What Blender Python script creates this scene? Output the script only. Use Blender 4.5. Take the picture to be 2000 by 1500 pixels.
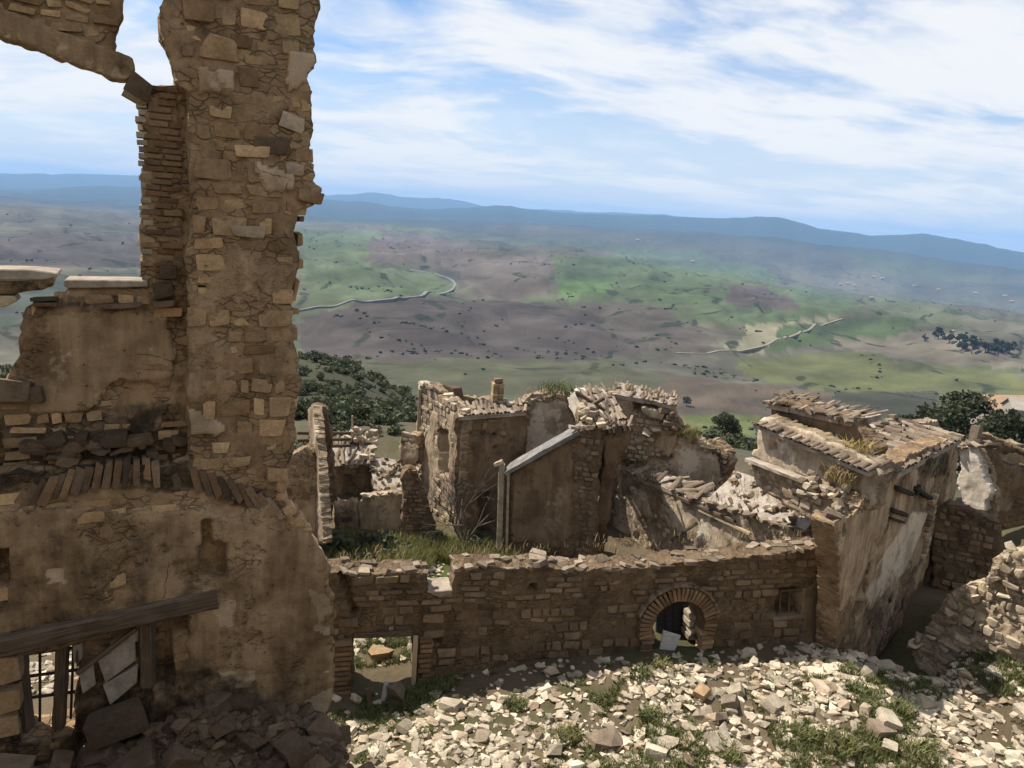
import bpy, bmesh, math, random
import numpy as np
from mathutils import Matrix, Vector, Euler

random.seed(7)
RNG = np.random.default_rng(11)
scene = bpy.context.scene
for o in list(bpy.data.objects):
    bpy.data.objects.remove(o)
COL = scene.collection

# ------------------------------------------------------------------ camera
F = 1500.0                       # focal length in pixels of the 2000 px wide photograph
PITCH, ROLL = math.radians(12.6), math.radians(4.0)
_fw = np.array([0, math.cos(PITCH), -math.sin(PITCH)])
_u0 = np.array([0, math.sin(PITCH), math.cos(PITCH)])
_r0 = np.array([1.0, 0, 0])
_c, _s = math.cos(ROLL), math.sin(ROLL)
CR = _c * _r0 + _s * _u0
CU = -_s * _r0 + _c * _u0
cam_d = bpy.data.cameras.new('camera')
cam_d.sensor_width = 36.0
cam_d.lens = 36.0 * F / 2000.0
cam_d.clip_start = 0.1
cam_d.clip_end = 120000.0
cam = bpy.data.objects.new('camera', cam_d)
COL.objects.link(cam)
m = Matrix.Identity(4)
for i in range(3):
    m[i][0], m[i][1], m[i][2] = CR[i], CU[i], -_fw[i]
cam.matrix_world = m
scene.camera = cam

# ------------------------------------------------------------------ sky, sun, exposure
SUN_AZ, SUN_EL = math.radians(64), math.radians(56)     # azimuth to the left of +Y
SUN = np.array([-math.sin(SUN_AZ) * math.cos(SUN_EL), math.cos(SUN_AZ) * math.cos(SUN_EL), math.sin(SUN_EL)])
world = bpy.data.worlds.new('World')
scene.world = world
world.use_nodes = True
world.cycles.sampling_method = 'MANUAL'
world.cycles.sample_map_resolution = 256
SKY_STRENGTH = 0.062
CLOUD_LEVEL = 10.4
CLOUD_OFF = (18.583, 3.629, 0.4)
ROTZ = -0.1385
sun_d = bpy.data.lights.new('sun', 'SUN')
sun_d.energy = 5.0
sun_d.angle = math.radians(0.5)
sun_d.color = (1.0, 0.95, 0.87)
sun = bpy.data.objects.new('sun', sun_d)
COL.objects.link(sun)
sun.rotation_euler = Vector(-SUN).to_track_quat('-Z', 'Y').to_euler()
scene.view_settings.view_transform = 'Standard'
scene.view_settings.look = 'None'
scene.view_settings.gamma = 1.0
scene.view_settings.use_curve_mapping = False
scene.view_settings.exposure = 0.62
HAZE_DENSITY = 5.4e-5
scene.cycles.max_bounces = 5
scene.cycles.diffuse_bounces = 3
scene.cycles.glossy_bounces = 1
scene.cycles.transmission_bounces = 2
scene.cycles.volume_bounces = 0

# ------------------------------------------------------------------ node helper
class NT:
    def __init__(s, tree):
        s.t = tree
        s.n = tree.nodes
        s.l = tree.links
    def node(s, typ, ins=None, **kw):
        n = s.n.new(typ)
        for k, v in kw.items():
            setattr(n, k, v)
        for k, v in (ins or {}).items():
            sock = n.inputs[k]
            if hasattr(v, 'is_output'):
                s.l.new(v, sock)
            else:
                sock.default_value = v
        return n
    def math(s, op, a, b=0.0, c=None, clamp=False):
        ins = {0: a, 1: b}
        if c is not None:
            ins[2] = c
        return s.node('ShaderNodeMath', ins, operation=op, use_clamp=clamp).outputs[0]
    def mix(s, f, a, b, mode='MIX'):
        n = s.n.new('ShaderNodeMix')
        n.data_type = 'RGBA'
        n.blend_type = mode
        for idx, v in ((0, f), (6, a), (7, b)):
            if hasattr(v, 'is_output'):
                s.l.new(v, n.inputs[idx])
            elif idx == 0:
                n.inputs[0].default_value = v
            else:
                n.inputs[idx].default_value = (*v[:3], 1)
        return n.outputs[2]
    def noise(s, vec, scale, detail=6, rough=0.55, dist=0.0):
        return s.node('ShaderNodeTexNoise', {'Vector': vec, 'Scale': scale, 'Detail': detail, 'Roughness': rough, 'Distortion': dist}).outputs['Fac']
    def ramp(s, f, stops, interp='LINEAR'):
        n = s.n.new('ShaderNodeValToRGB')
        n.color_ramp.interpolation = interp
        e = n.color_ramp.elements
        while len(e) < len(stops):
            e.new(0.5)
        for i, (p, c) in enumerate(stops):
            e[i].position = p
            e[i].color = (c, c, c, 1) if isinstance(c, (int, float)) else (*c[:3], 1)
        s.l.new(f, n.inputs[0])
        return n.outputs[0]
    def maprange(s, v, a, b, c=0.0, d=1.0, smooth=True):
        return s.node('ShaderNodeMapRange', {0: v, 1: a, 2: b, 3: c, 4: d}, interpolation_type='SMOOTHSTEP' if smooth else 'LINEAR').outputs[0]
    def mapping(s, vec, scale=(1, 1, 1), loc=(0, 0, 0), rot=(0, 0, 0)):
        return s.node('ShaderNodeMapping', {'Vector': vec, 'Scale': scale, 'Location': loc, 'Rotation': rot}).outputs[0]
    def attr(s, name):
        return s.node('ShaderNodeAttribute', attribute_name=name)

# world: clear sky with thin streaked cloud, both functions of direction only
def build_world():
    t = NT(world.node_tree)
    t.n.clear()
    sky = t.node('ShaderNodeTexSky', sky_type='NISHITA', sun_disc=False)
    sky.sun_elevation = SUN_EL
    sky.sun_rotation = -SUN_AZ
    sky.altitude = 400
    sky.air_density = 1.0
    sky.dust_density = 0.6
    sky.ozone_density = 1.5
    d = t.node('ShaderNodeTexCoord').outputs['Generated']
    sep = t.node('ShaderNodeSeparateXYZ', {0: d})
    z = t.math('ADD', t.math('MAXIMUM', sep.outputs[2], 0.0), 0.16)
    px = t.math('DIVIDE', sep.outputs[0], z)
    py = t.math('DIVIDE', sep.outputs[1], z)
    p = t.node('ShaderNodeCombineXYZ', {0: px, 1: py, 2: 0.0}).outputs[0]
    p = t.mapping(p, scale=(1, 1, 1), loc=CLOUD_OFF, rot=(0, 0, ROTZ))
    warp = t.node('ShaderNodeTexNoise', {'Vector': p, 'Scale': 0.8, 'Detail': 2})
    wv = t.node('ShaderNodeVectorMath', {0: warp.outputs['Color'], 1: (0.5, 0.5, 0.5)}, operation='SUBTRACT').outputs[0]
    wv = t.node('ShaderNodeVectorMath', {0: wv, 3: 0.8}, operation='SCALE').outputs[0]
    p2 = t.node('ShaderNodeVectorMath', {0: p, 1: wv}, operation='ADD').outputs[0]
    big = t.noise(t.mapping(p2, scale=(0.75, 1.0, 1)), 0.75, 6, 0.56)
    fine = t.noise(t.mapping(p2, scale=(0.7, 1.2, 1), loc=(7, 2, 0)), 3.0, 5, 0.62)
    dens = t.math('ADD', t.math('MULTIPLY', big, 0.8), t.math('MULTIPLY', fine, 0.2))
    cover = t.maprange(dens, 0.40, 0.55)
    hz = t.maprange(sep.outputs[2], 0.0, 0.24, 0.95, 0.0)        # thin veil deepening towards the horizon all round
    cover = t.math('MAXIMUM', cover, hz)
    gm = t.maprange(t.math('ADD', t.math('MULTIPLY', fine, 0.6), t.math('MULTIPLY', big, 0.4)), 0.42, 0.58)
    ccol = t.mix(gm, (0.80 * CLOUD_LEVEL, 0.87 * CLOUD_LEVEL, 0.97 * CLOUD_LEVEL), (1.0 * CLOUD_LEVEL, 1.0 * CLOUD_LEVEL, 1.0 * CLOUD_LEVEL))
    cover = t.math('MULTIPLY', cover, 0.95)
    c = t.mix(cover, t.mix(1.0, sky.outputs[0], (1.1, 1.3, 1.55), 'MULTIPLY'), ccol)
    bg = t.node('ShaderNodeBackground', {'Color': c, 'Strength': SKY_STRENGTH})
    out = t.node('ShaderNodeOutputWorld')
    t.l.new(bg.outputs[0], out.inputs[0])
build_world()

# ------------------------------------------------------------------ geometry maths
def ray(x, y):
    return _fw + CR * (x - 1000) / F - CU * (y - 750) / F
def atY(x, y, Y):
    d = ray(x, y); return d * (Y / d[1])
def atZ(x, y, Z):
    d = ray(x, y); return d * (Z / d[2])
def project(p):
    p = np.asarray(p, float)
    w = p @ _fw
    w = np.where(w < 1e-3, 1e-3, w)
    return 1000 + F * (p @ CR) / w, 750 - F * (p @ CU) / w
def inpoly(px, py, poly):
    px = np.asarray(px, float); py = np.asarray(py, float)
    r = np.zeros(px.shape, bool)
    n = len(poly)
    j = n - 1
    for i in range(n):
        xi, yi = poly[i]; xj, yj = poly[j]
        if yi != yj:
            c = ((yi > py) != (yj > py)) & (px < (xj - xi) * (py - yi) / (yj - yi) + xi)
            r ^= c
        j = i
    return r
def _hash(i, j, k, seed):
    h = (i.astype(np.int64) * 374761393 + j.astype(np.int64) * 668265263 + k.astype(np.int64) * 2147483647 + seed * 1274126177) & 0xffffffff
    h = ((h ^ (h >> 13)) * 1274126177) & 0xffffffff
    h = ((h ^ (h >> 15)) * 2246822519) & 0xffffffff
    return ((h ^ (h >> 16)) & 0xffffff) / float(0xffffff)
def vnoise(x, y, z=0.0, seed=0):
    x, y, z = np.broadcast_arrays(np.asarray(x, float), np.asarray(y, float), np.asarray(z, float))
    xi, yi, zi = np.floor(x), np.floor(y), np.floor(z)
    fx, fy, fz = x - xi, y - yi, z - zi
    fx = fx * fx * (3 - 2 * fx); fy = fy * fy * (3 - 2 * fy); fz = fz * fz * (3 - 2 * fz)
    flat = not np.any(fz)
    r = 0
    for dz in ((0,) if flat else (0, 1)):
        wz = 1.0 if flat else (fz if dz else 1 - fz)
        for dy in (0, 1):
            wy = fy if dy else 1 - fy
            for dx in (0, 1):
                wx = fx if dx else 1 - fx
                r = r + _hash(xi + dx, yi + dy, zi + dz, seed) * wx * wy * wz
    return r
def fbm(x, y, z=0.0, octv=4, seed=0, gain=0.5):
    a, s, t, f = 1.0, 0.0, 0.0, 1.0
    for o in range(octv):
        s = s + a * (vnoise(np.asarray(x) * f, np.asarray(y) * f, np.asarray(z) * f, seed + o) - 0.5)
        t += a; a *= gain; f *= 2.03
    return 2 * s / t            # about -1..1
def sstep(x, a, b):
    t = np.clip((np.asarray(x, float) - a) / (b - a), 0, 1)
    return t * t * (3 - 2 * t)

# ------------------------------------------------------------------ materials
def new_mat(name):
    mt = bpy.data.materials.new(name)
    mt.use_nodes = True
    t = NT(mt.node_tree)
    t.n.clear()
    return mt, t
def finish(t, col, rough=0.9, height=None, bump=0.5, dist=0.02, spec=0.15, extra=None):
    ins = {'Base Color': col, 'Roughness': rough, 'Specular IOR Level': spec}
    if height is not None:
        b = t.node('ShaderNodeBump', {'Height': height, 'Strength': bump, 'Distance': dist})
        ins['Normal'] = b.outputs[0]
    bs = t.node('ShaderNodeBsdfPrincipled', ins)
    if extra:
        for k, v in extra.items():
            bs.inputs[k].default_value = v
    out = t.node('ShaderNodeOutputMaterial')
    t.l.new(bs.outputs[0], out.inputs[0])
    return bs
def masonry(name, mortar, mortar2, plas, plas2, small=6.0, soot_shade=(0.012, 0.0095, 0.0075), alb=0.66, tint=(1.06, 0.97, 0.84)):
    """wall face: rubble-and-mortar ground with render where the 'plaster' attribute is high, sooty dirt and painted shade from the darkening attribute"""
    mortar, mortar2, plas, plas2 = (tuple(alb * v * w for v, w in zip(c, tint)) for c in (mortar, mortar2, plas, plas2))
    mt, t = new_mat(name)
    co = t.node('ShaderNodeTexCoord').outputs['Object']
    n1 = t.noise(co, 0.9, 5, 0.6)
    n2 = t.noise(co, 7.0, 4, 0.65)
    n3 = t.noise(co, 34.0, 2, 0.7)
    wob = t.node('ShaderNodeTexNoise', {'Vector': co, 'Scale': 3.0, 'Detail': 3}).outputs['Color']
    wv = t.node('ShaderNodeVectorMath', {0: wob, 3: 0.22}, operation='SCALE').outputs[0]
    wc = t.node('ShaderNodeVectorMath', {0: co, 1: wv}, operation='ADD').outputs[0]
    wc = t.mapping(wc, scale=(1, 1, 1.9))
    vd = t.node('ShaderNodeTexVoronoi', {'Vector': wc, 'Scale': small}, feature='DISTANCE_TO_EDGE').outputs[0]
    vc = t.node('ShaderNodeTexVoronoi', {'Vector': wc, 'Scale': small}).outputs['Color']
    vs = t.node('ShaderNodeSeparateColor', {0: vc})
    joint = t.maprange(vd, 0.01, 0.07)
    showst = t.maprange(t.noise(co, 1.7, 3), 0.42, 0.58)          # where small packing stones show
    jm = t.math('MULTIPLY', t.math('SUBTRACT', 1.0, joint), showst)
    f = t.math('ADD', t.math('MULTIPLY', n1, 0.6), t.math('MULTIPLY', n2, 0.5))
    mcol = t.mix(t.maprange(f, 0.36, 0.74), mortar2, mortar)
    stv = t.math('ADD', 0.62, t.math('MULTIPLY', vs.outputs[0], 0.7))
    stc = t.node('ShaderNodeCombineColor', {0: stv, 1: stv, 2: t.math('MULTIPLY', stv, t.math('ADD', 0.9, t.math('MULTIPLY', vs.outputs[1], 0.2)))}).outputs[0]
    mcol = t.mix(t.math('MULTIPLY', showst, 0.5), mcol, t.mix(1.0, mcol, stc, 'MULTIPLY'))
    mcol = t.mix(t.math('MULTIPLY', jm, 0.35), mcol, (mortar2[0] * 0.45, mortar2[1] * 0.42, mortar2[2] * 0.4))
    st = t.noise(t.mapping(co, scale=(3.2, 3.2, 0.42)), 1.5, 4, 0.65)
    pcol = t.mix(t.maprange(t.math('ADD', t.math('MULTIPLY', st, 0.55), t.math('MULTIPLY', n1, 0.5)), 0.38, 0.68), plas2, plas)
    pcol = t.mix(t.math('MULTIPLY', t.maprange(n2, 0.5, 0.75), 0.45), pcol, mortar)
    pa = t.attr('plaster').outputs['Fac']
    pm = t.maprange(t.math('ADD', pa, t.math('MULTIPLY', t.math('SUBTRACT', n2, 0.5), 0.55)), 0.46, 0.56)
    col = t.mix(pm, mcol, pcol)
    cream = t.maprange(t.math('ADD', pa, t.math('MULTIPLY', t.math('SUBTRACT', n2, 0.5), 0.4)), 0.80, 0.88)
    col = t.mix(t.math('MULTIPLY', cream, 0.85), col, (plas[0] * 1.25, plas[1] * 1.36, plas[2] * 1.55))
    crk = t.node('ShaderNodeTexVoronoi', {'Vector': t.node('ShaderNodeVectorMath', {0: co, 1: wv}, operation='ADD').outputs[0], 'Scale': 1.15}, feature='DISTANCE_TO_EDGE').outputs[0]
    cr = t.math('MULTIPLY', t.maprange(crk, 0.002, 0.008, 1.0, 0.0), t.maprange(n1, 0.58, 0.68))
    col = t.mix(t.math('MULTIPLY', cr, 0.75), col, (0.03, 0.024, 0.02))
    col = t.mix(t.math('MULTIPLY', t.maprange(n3, 0.45, 0.8), 0.35), col, t.mix(1.0, col, (0.55, 0.52, 0.5), 'MULTIPLY'))
    mot = t.maprange(t.noise(t.mapping(co, scale=(1, 1, .8), loc=(3, 5, 1)), 1.35, 4, 0.6), 0.44, 0.66)
    col = t.mix(t.math('MULTIPLY', mot, 0.62), col, t.mix(1.0, col, (0.42, 0.38, 0.36), 'MULTIPLY'))
    sa = t.attr('soot_shade').outputs['Fac']
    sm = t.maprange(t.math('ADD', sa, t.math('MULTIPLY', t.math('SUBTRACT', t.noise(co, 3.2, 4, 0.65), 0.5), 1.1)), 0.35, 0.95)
    col = t.mix(t.math('MULTIPLY', sm, 0.88), col, soot_shade)
    h = t.math('ADD', t.math('MULTIPLY', n2, 0.5), t.math('MULTIPLY', n3, 0.22))
    h = t.math('ADD', h, t.math('MULTIPLY', t.math('MULTIPLY', jm, t.math('SUBTRACT', 1.0, pm)), -0.6))
    h = t.math('ADD', h, t.math('MULTIPLY', cr, -0.7))
    pit = t.node('ShaderNodeTexVoronoi', {'Vector': co, 'Scale': 7.0, 'Randomness': 1.0})
    pr = t.node('ShaderNodeSeparateColor', {0: pit.outputs['Color']})
    pitm = t.math('MULTIPLY', t.maprange(pit.outputs['Distance'], 0.05, 0.13, 1, 0), t.math('GREATER_THAN', pr.outputs[0], 0.72))
    h = t.math('ADD', h, t.math('MULTIPLY', pitm, -0.5))
    h = t.math('ADD', h, t.math('MULTIPLY', pm, 0.3))
    col = t.mix(t.math('MULTIPLY', pitm, 0.5), col, t.mix(1.0, col, (0.4, 0.36, 0.33), 'MULTIPLY'))
    finish(t, col, 0.93, h, 1.0, 0.045)
    return mt
def stone_mat(name, a, b, c, bump=0.6, var=0.75, scale=1.0, alb=0.7, tint=(1.05, 0.97, 0.86)):
    """cut or field stone; every object (or every piece, attribute 'rnd') gets its own tone between a, b and c"""
    a, b, c = (tuple(alb * v * w for v, w in zip(q, tint)) for q in (a, b, c))
    mt, t = new_mat(name)
    co = t.node('ShaderNodeTexCoord').outputs['Object']
    geo = t.node('ShaderNodeNewGeometry').outputs['Position']
    rnd = t.math('FRACT', t.math('ADD', t.node('ShaderNodeObjectInfo').outputs['Random'], t.attr('rnd').outputs['Fac']))
    n1 = t.noise(geo, 4.0 * scale, 4, 0.6)
    n2 = t.noise(geo, 22.0 * scale, 3, 0.65)
    col = t.ramp(rnd, [(0.0, a), (0.45, b), (1.0, c)])
    v = t.math('ADD', 1.0 - var * 0.5, t.math('MULTIPLY', t.math('FRACT', t.math('MULTIPLY', rnd, 7.31)), var * 0.75))
    v = t.math('MULTIPLY', v, t.maprange(t.math('ADD', t.math('MULTIPLY', n1, 0.6), t.math('MULTIPLY', n2, 0.4)), 0.3, 0.7, 0.62, 1.15))
    vc = t.node('ShaderNodeCombineColor', {0: v, 1: v, 2: v}).outputs[0]
    col = t.mix(1.0, col, vc, 'MULTIPLY')
    lich = t.math('MULTIPLY', t.maprange(t.noise(geo, 9.0 * scale, 3, 0.7), 0.6, 0.72), 0.4)
    col = t.mix(lich, col, (0.11, 0.095, 0.07))
    sa = t.attr('soot_shade').outputs['Fac']
    col = t.mix(t.math('MULTIPLY', sa, 0.85), col, (0.02, 0.016, 0.013))
    h = t.math('ADD', t.math('MULTIPLY', n1, 0.6), t.math('MULTIPLY', n2, 0.4))
    finish(t, col, 0.92, h, bump, 0.04)
    return mt
def wood_mat(name, a, b):
    mt, t = new_mat(name)
    co = t.node('ShaderNodeTexCoord').outputs['Object']
    g = t.noise(t.mapping(co, scale=(0.7, 14, 14)), 2.0, 7, 0.6)
    n = t.noise(co, 3.0, 5)
    col = t.mix(t.maprange(t.math('ADD', t.math('MULTIPLY', g, 0.7), t.math('MULTIPLY', n, 0.3)), 0.35, 0.65), a, b)
    finish(t, col, 0.85, g, 0.7, 0.02)
    return mt
def leaf_mat(name, a, b, rough=0.65, trans=0.25):
    mt, t = new_mat(name)
    geo = t.node('ShaderNodeNewGeometry')
    ob = t.node('ShaderNodeObjectInfo').outputs['Random']
    lf = t.attr('rnd').outputs['Fac']
    n = t.noise(geo.outputs['Position'], 0.9, 3)
    f = t.math('ADD', t.math('MULTIPLY', lf, 0.35), t.math('ADD', t.math('MULTIPLY', ob, 0.45), t.math('MULTIPLY', n, 0.25)))
    col = t.mix(f, a, b)
    col = t.mix(t.math('MULTIPLY', t.math('FRACT', t.math('MULTIPLY', ob, 5.7)), 0.5), col, t.mix(1.0, col, (1.5, 1.15, 0.9), 'MULTIPLY'))
    bs = t.node('ShaderNodeBsdfPrincipled', {'Base Color': col, 'Roughness': rough, 'Specular IOR Level': 0.2})
    tr = t.node('ShaderNodeBsdfTranslucent', {'Color': col})
    mx = t.node('ShaderNodeMixShader', {0: trans, 1: bs.outputs[0], 2: tr.outputs[0]})
    out = t.node('ShaderNodeOutputMaterial')
    t.l.new(mx.outputs[0], out.inputs[0])
    return mt
def flat_mat(name, a, b, scale=3.0, rough=0.9, bump=0.3):
    mt, t = new_mat(name)
    co = t.node('ShaderNodeTexCoord').outputs['Object']
    n1 = t.noise(co, scale, 8, 0.62)
    n2 = t.noise(co, scale * 7, 6, 0.65)
    f = t.math('ADD', t.math('MULTIPLY', n1, 0.65), t.math('MULTIPLY', n2, 0.35))
    finish(t, t.mix(t.maprange(f, 0.36, 0.64), a, b), rough, f, bump, 0.03)
    return mt

M = {}
M['facade'] = masonry('facade_masonry', (0.47, 0.35, 0.225), (0.245, 0.175, 0.108), (0.48, 0.365, 0.24), (0.25, 0.18, 0.112), 5.0, alb=0.74)
M['long'] = masonry('rubble_masonry', (0.28, 0.21, 0.14), (0.15, 0.11, 0.074), (0.33, 0.26, 0.18), (0.20, 0.15, 0.10), 6.0)
M['house'] = masonry('house_masonry', (0.38, 0.30, 0.215), (0.21, 0.16, 0.115), (0.48, 0.405, 0.31), (0.29, 0.235, 0.175), 5.0, alb=0.92)
M['street'] = masonry('street_render', (0.36, 0.27, 0.18), (0.21, 0.15, 0.10), (0.56, 0.46, 0.335), (0.32, 0.235, 0.155), 5.0, alb=0.85)
M['brown'] = masonry('brown_render', (0.30, 0.225, 0.155), (0.18, 0.13, 0.09), (0.33, 0.25, 0.175), (0.22, 0.16, 0.11), 5.0)
M['pale'] = masonry('pale_render', (0.38, 0.31, 0.235), (0.22, 0.175, 0.13), (0.56, 0.49, 0.395), (0.34, 0.285, 0.225), 5.0, alb=0.85)
M['white'] = masonry('white_render', (0.45, 0.41, 0.36), (0.3, 0.26, 0.22), (0.66, 0.63, 0.58), (0.48, 0.45, 0.41), 4.0, alb=0.95)
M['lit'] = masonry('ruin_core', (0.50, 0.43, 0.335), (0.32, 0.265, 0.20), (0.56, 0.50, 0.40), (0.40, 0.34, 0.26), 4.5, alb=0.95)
M['stone'] = stone_mat('wall_stone', (0.32, 0.215, 0.12), (0.53, 0.395, 0.24), (0.43, 0.285, 0.165), 0.8, 0.85, alb=0.86)
M['stone_d'] = stone_mat('dull_wall_stone', (0.18, 0.135, 0.095), (0.33, 0.255, 0.18), (0.25, 0.18, 0.125), 0.6, 0.9)
M['stone_p'] = stone_mat('pale_wall_stone', (0.45, 0.39, 0.31), (0.53, 0.47, 0.375), (0.38, 0.31, 0.24), alb=0.85)
M['rubble'] = stone_mat('rubble_stone', (0.43, 0.385, 0.305), (0.56, 0.51, 0.415), (0.31, 0.245, 0.18), 0.8, 1.0, alb=1.0)
M['shade_rock'] = stone_mat('dark_rubble_stone', (0.15, 0.108, 0.074), (0.23, 0.17, 0.12), (0.10, 0.072, 0.05), 0.7, 0.8)  # rubble tone darkened so the colour carries the heap's shade
M['coping'] = stone_mat('coping_stone', (0.27, 0.225, 0.18), (0.40, 0.34, 0.27), (0.21, 0.165, 0.13), 0.7, 0.9)
M['brick'] = stone_mat('old_brick', (0.25, 0.155, 0.095), (0.34, 0.24, 0.15), (0.28, 0.19, 0.125), 0.5, 0.7)
M['tile'] = stone_mat('roof_tile', (0.27, 0.215, 0.17), (0.38, 0.315, 0.25), (0.19, 0.145, 0.115), 0.7, 0.95)
M['timber'] = wood_mat('weathered_timber', (0.06, 0.042, 0.028), (0.14, 0.10, 0.066))
M['pale_timber'] = wood_mat('pale_timber', (0.33, 0.25, 0.15), (0.46, 0.36, 0.22))
M['grey_board'] = wood_mat('grey_board', (0.36, 0.35, 0.33), (0.52, 0.51, 0.49))
M['dark_door'] = wood_mat('dark_door', (0.03, 0.03, 0.035), (0.06, 0.06, 0.065))
M['concrete'] = flat_mat('old_concrete', (0.22, 0.17, 0.115), (0.40, 0.32, 0.225), 1.6)
M['slab'] = flat_mat('lean_to_slab', (0.12, 0.11, 0.1), (0.25, 0.23, 0.205), 1.6)
M['sill'] = flat_mat('sill_stone', (0.21, 0.165, 0.12), (0.37, 0.31, 0.24), 2.5)
M['dark'] = flat_mat('dark_interior', (0.02, 0.017, 0.014), (0.05, 0.04, 0.033), 2.0)
M['debris'] = flat_mat('roof_debris', (0.20, 0.165, 0.13), (0.37, 0.315, 0.255), 2.6, 0.95, 0.9)
M['bark'] = flat_mat('bark', (0.06, 0.05, 0.04), (0.12, 0.10, 0.085), 6.0)
M['iron'] = flat_mat('rusty_iron', (0.025, 0.02, 0.018), (0.05, 0.038, 0.03), 8.0)
M['grass'] = leaf_mat('grass', (0.065, 0.085, 0.025), (0.17, 0.175, 0.065))
M['dry'] = leaf_mat('dry_weed', (0.15, 0.125, 0.06), (0.30, 0.245, 0.14))
M['yellow'] = leaf_mat('yellow_weed', (0.12, 0.12, 0.04), (0.30, 0.25, 0.10))
M['scrub'] = leaf_mat('scrub_leaf', (0.03, 0.042, 0.02), (0.085, 0.10, 0.055))
M['tree'] = leaf_mat('tree_leaf', (0.025, 0.034, 0.018), (0.06, 0.068, 0.034))
M['farwall'] = flat_mat('farmhouse_wall', (0.26, 0.22, 0.175), (0.34, 0.30, 0.25), 0.6)
M['farroof'] = flat_mat('farmhouse_roof', (0.33, 0.20, 0.12), (0.42, 0.27, 0.17), 0.8)
M['road'] = flat_mat('pale_road', (0.13, 0.13, 0.13), (0.19, 0.185, 0.18), 0.05)
M['track'] = flat_mat('dirt_track', (0.17, 0.15, 0.11), (0.23, 0.20, 0.15), 0.05)

# ------------------------------------------------------------------ object helpers
def mesh_from(name, verts, faces, mat=None, smooth=False):
    me = bpy.data.meshes.new(name)
    if isinstance(faces, np.ndarray):
        V = np.asarray(verts, np.float32)
        me.vertices.add(len(V)); me.vertices.foreach_set('co', V.ravel())
        me.loops.add(faces.size); me.loops.foreach_set('vertex_index', faces.astype(np.int32).ravel())
        me.polygons.add(len(faces)); me.polygons.foreach_set('loop_start', np.arange(0, faces.size, faces.shape[1], dtype=np.int32))
        me.update(calc_edges=True)
    else:
        me.from_pydata([tuple(map(float, v)) for v in verts], [], [tuple(map(int, f)) for f in faces])
    if mat is not None:
        me.materials.append(mat)
    if smooth:
        me.polygons.foreach_set('use_smooth', [True] * len(me.polygons))
    return me
def add(name, me, parent=None, loc=(0, 0, 0)):
    o = bpy.data.objects.new(name, me)
    COL.objects.link(o)
    o.location = loc
    if parent is not None:
        o.parent = parent
    return o
def tag(o, label, cat, group=None, kind=None):
    if label: o['label'] = label
    if cat: o['category'] = cat
    if group: o['group'] = group
    if kind: o['kind'] = kind
    return o
def thing(name, label, cat, loc, group=None):
    e = bpy.data.objects.new(name, None)
    COL.objects.link(e)
    e.location = tuple(map(float, loc))
    e.empty_display_size = 0.3
    return tag(e, label, cat, group)
def base_of(T):
    """world offset of an object whose ancestors are only translated"""
    v = np.zeros(3)
    while T is not None:
        v = v + np.array(T.location)
        T = T.parent
    return v
def attr_f(me, name, vals):
    a = me.attributes.new(name, 'FLOAT', 'POINT')
    a.data.foreach_set('value', np.asarray(vals, np.float32))

def hull_mesh(name, pts, mat):
    bm = bmesh.new()
    for p in pts:
        bm.verts.new(p)
    r = bmesh.ops.convex_hull(bm, input=bm.verts)
    bmesh.ops.delete(bm, geom=[g for g in r['geom_interior'] if isinstance(g, bmesh.types.BMVert)], context='VERTS')
    bmesh.ops.recalc_face_normals(bm, faces=bm.faces)
    me = bpy.data.meshes.new(name)
    bm.to_mesh(me); bm.free()
    me.materials.append(mat)
    return me
def block_pts(r, jit=0.10, bev=0.10):
    pts = []
    for sx in (-1, 1):
        for sy in (-1, 1):
            for sz in (-1, 1):
                c = np.array([sx, sy, sz]) * 0.5 - np.array([sx, sy, sz]) * r.uniform(0, jit, 3)
                for ax in range(3):
                    q = c.copy(); q[ax] -= (sx, sy, sz)[ax] * r.uniform(0.4, 1.4) * bev
                    pts.append(q)
    return pts
def rock_pts(r, n=15):
    pts = []
    for k in range(n):
        v = r.normal(size=3); v /= np.linalg.norm(v)
        v = np.sign(v) * np.abs(v) ** 0.55
        v /= max(1.0, np.abs(v).max())
        pts.append(v * 0.5 * r.uniform(0.78, 1.05))
    return pts
BANK = {}
def bank(kind, mat):
    key = (kind, mat)
    if key not in BANK:
        r = np.random.default_rng(abs(hash(kind)) % 1000 if False else {'block': 3, 'rock': 5, 'brick': 8, 'round': 9}[kind])
        L = []
        for i in range(22 if kind != 'brick' else 8):
            if kind == 'block': p = block_pts(r, 0.14, 0.11)
            elif kind == 'brick': p = block_pts(r, 0.05, 0.06)
            elif kind == 'round': p = block_pts(r, 0.2, 0.2)
            else: p = rock_pts(r, int(r.integers(11, 17)))
            L.append(hull_mesh('%s_piece' % kind, p, M[mat]))
        BANK[key] = L
    return BANK[key]
def basis(x, y, z):
    mm = Matrix.Identity(4)
    for i in range(3):
        mm[i][0], mm[i][1], mm[i][2] = x[i], y[i], z[i]
    return mm
def piece(name, kind, mat, parent, p, size, rot=None, tilt=0.0, off=None):
    """one stone, brick or block: p world position, size along its own axes, rot a 4x4 basis"""
    me = random.choice(bank(kind, mat))
    o = bpy.data.objects.new(name, me)
    COL.objects.link(o)
    q = np.asarray(p, float)
    if parent is not None:
        o.parent = parent
        q = q - (base_of(parent) if off is None else off)
    R = (rot or Matrix.Identity(4)).to_3x3()
    if tilt:
        R = R @ Euler((random.gauss(0, tilt), random.gauss(0, tilt), random.gauss(0, tilt))).to_matrix()
    o.matrix_local = Matrix.Translation(Vector(q)) @ R.to_4x4() @ Matrix.Diagonal((*[float(s) for s in size], 1))
    return o

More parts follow.
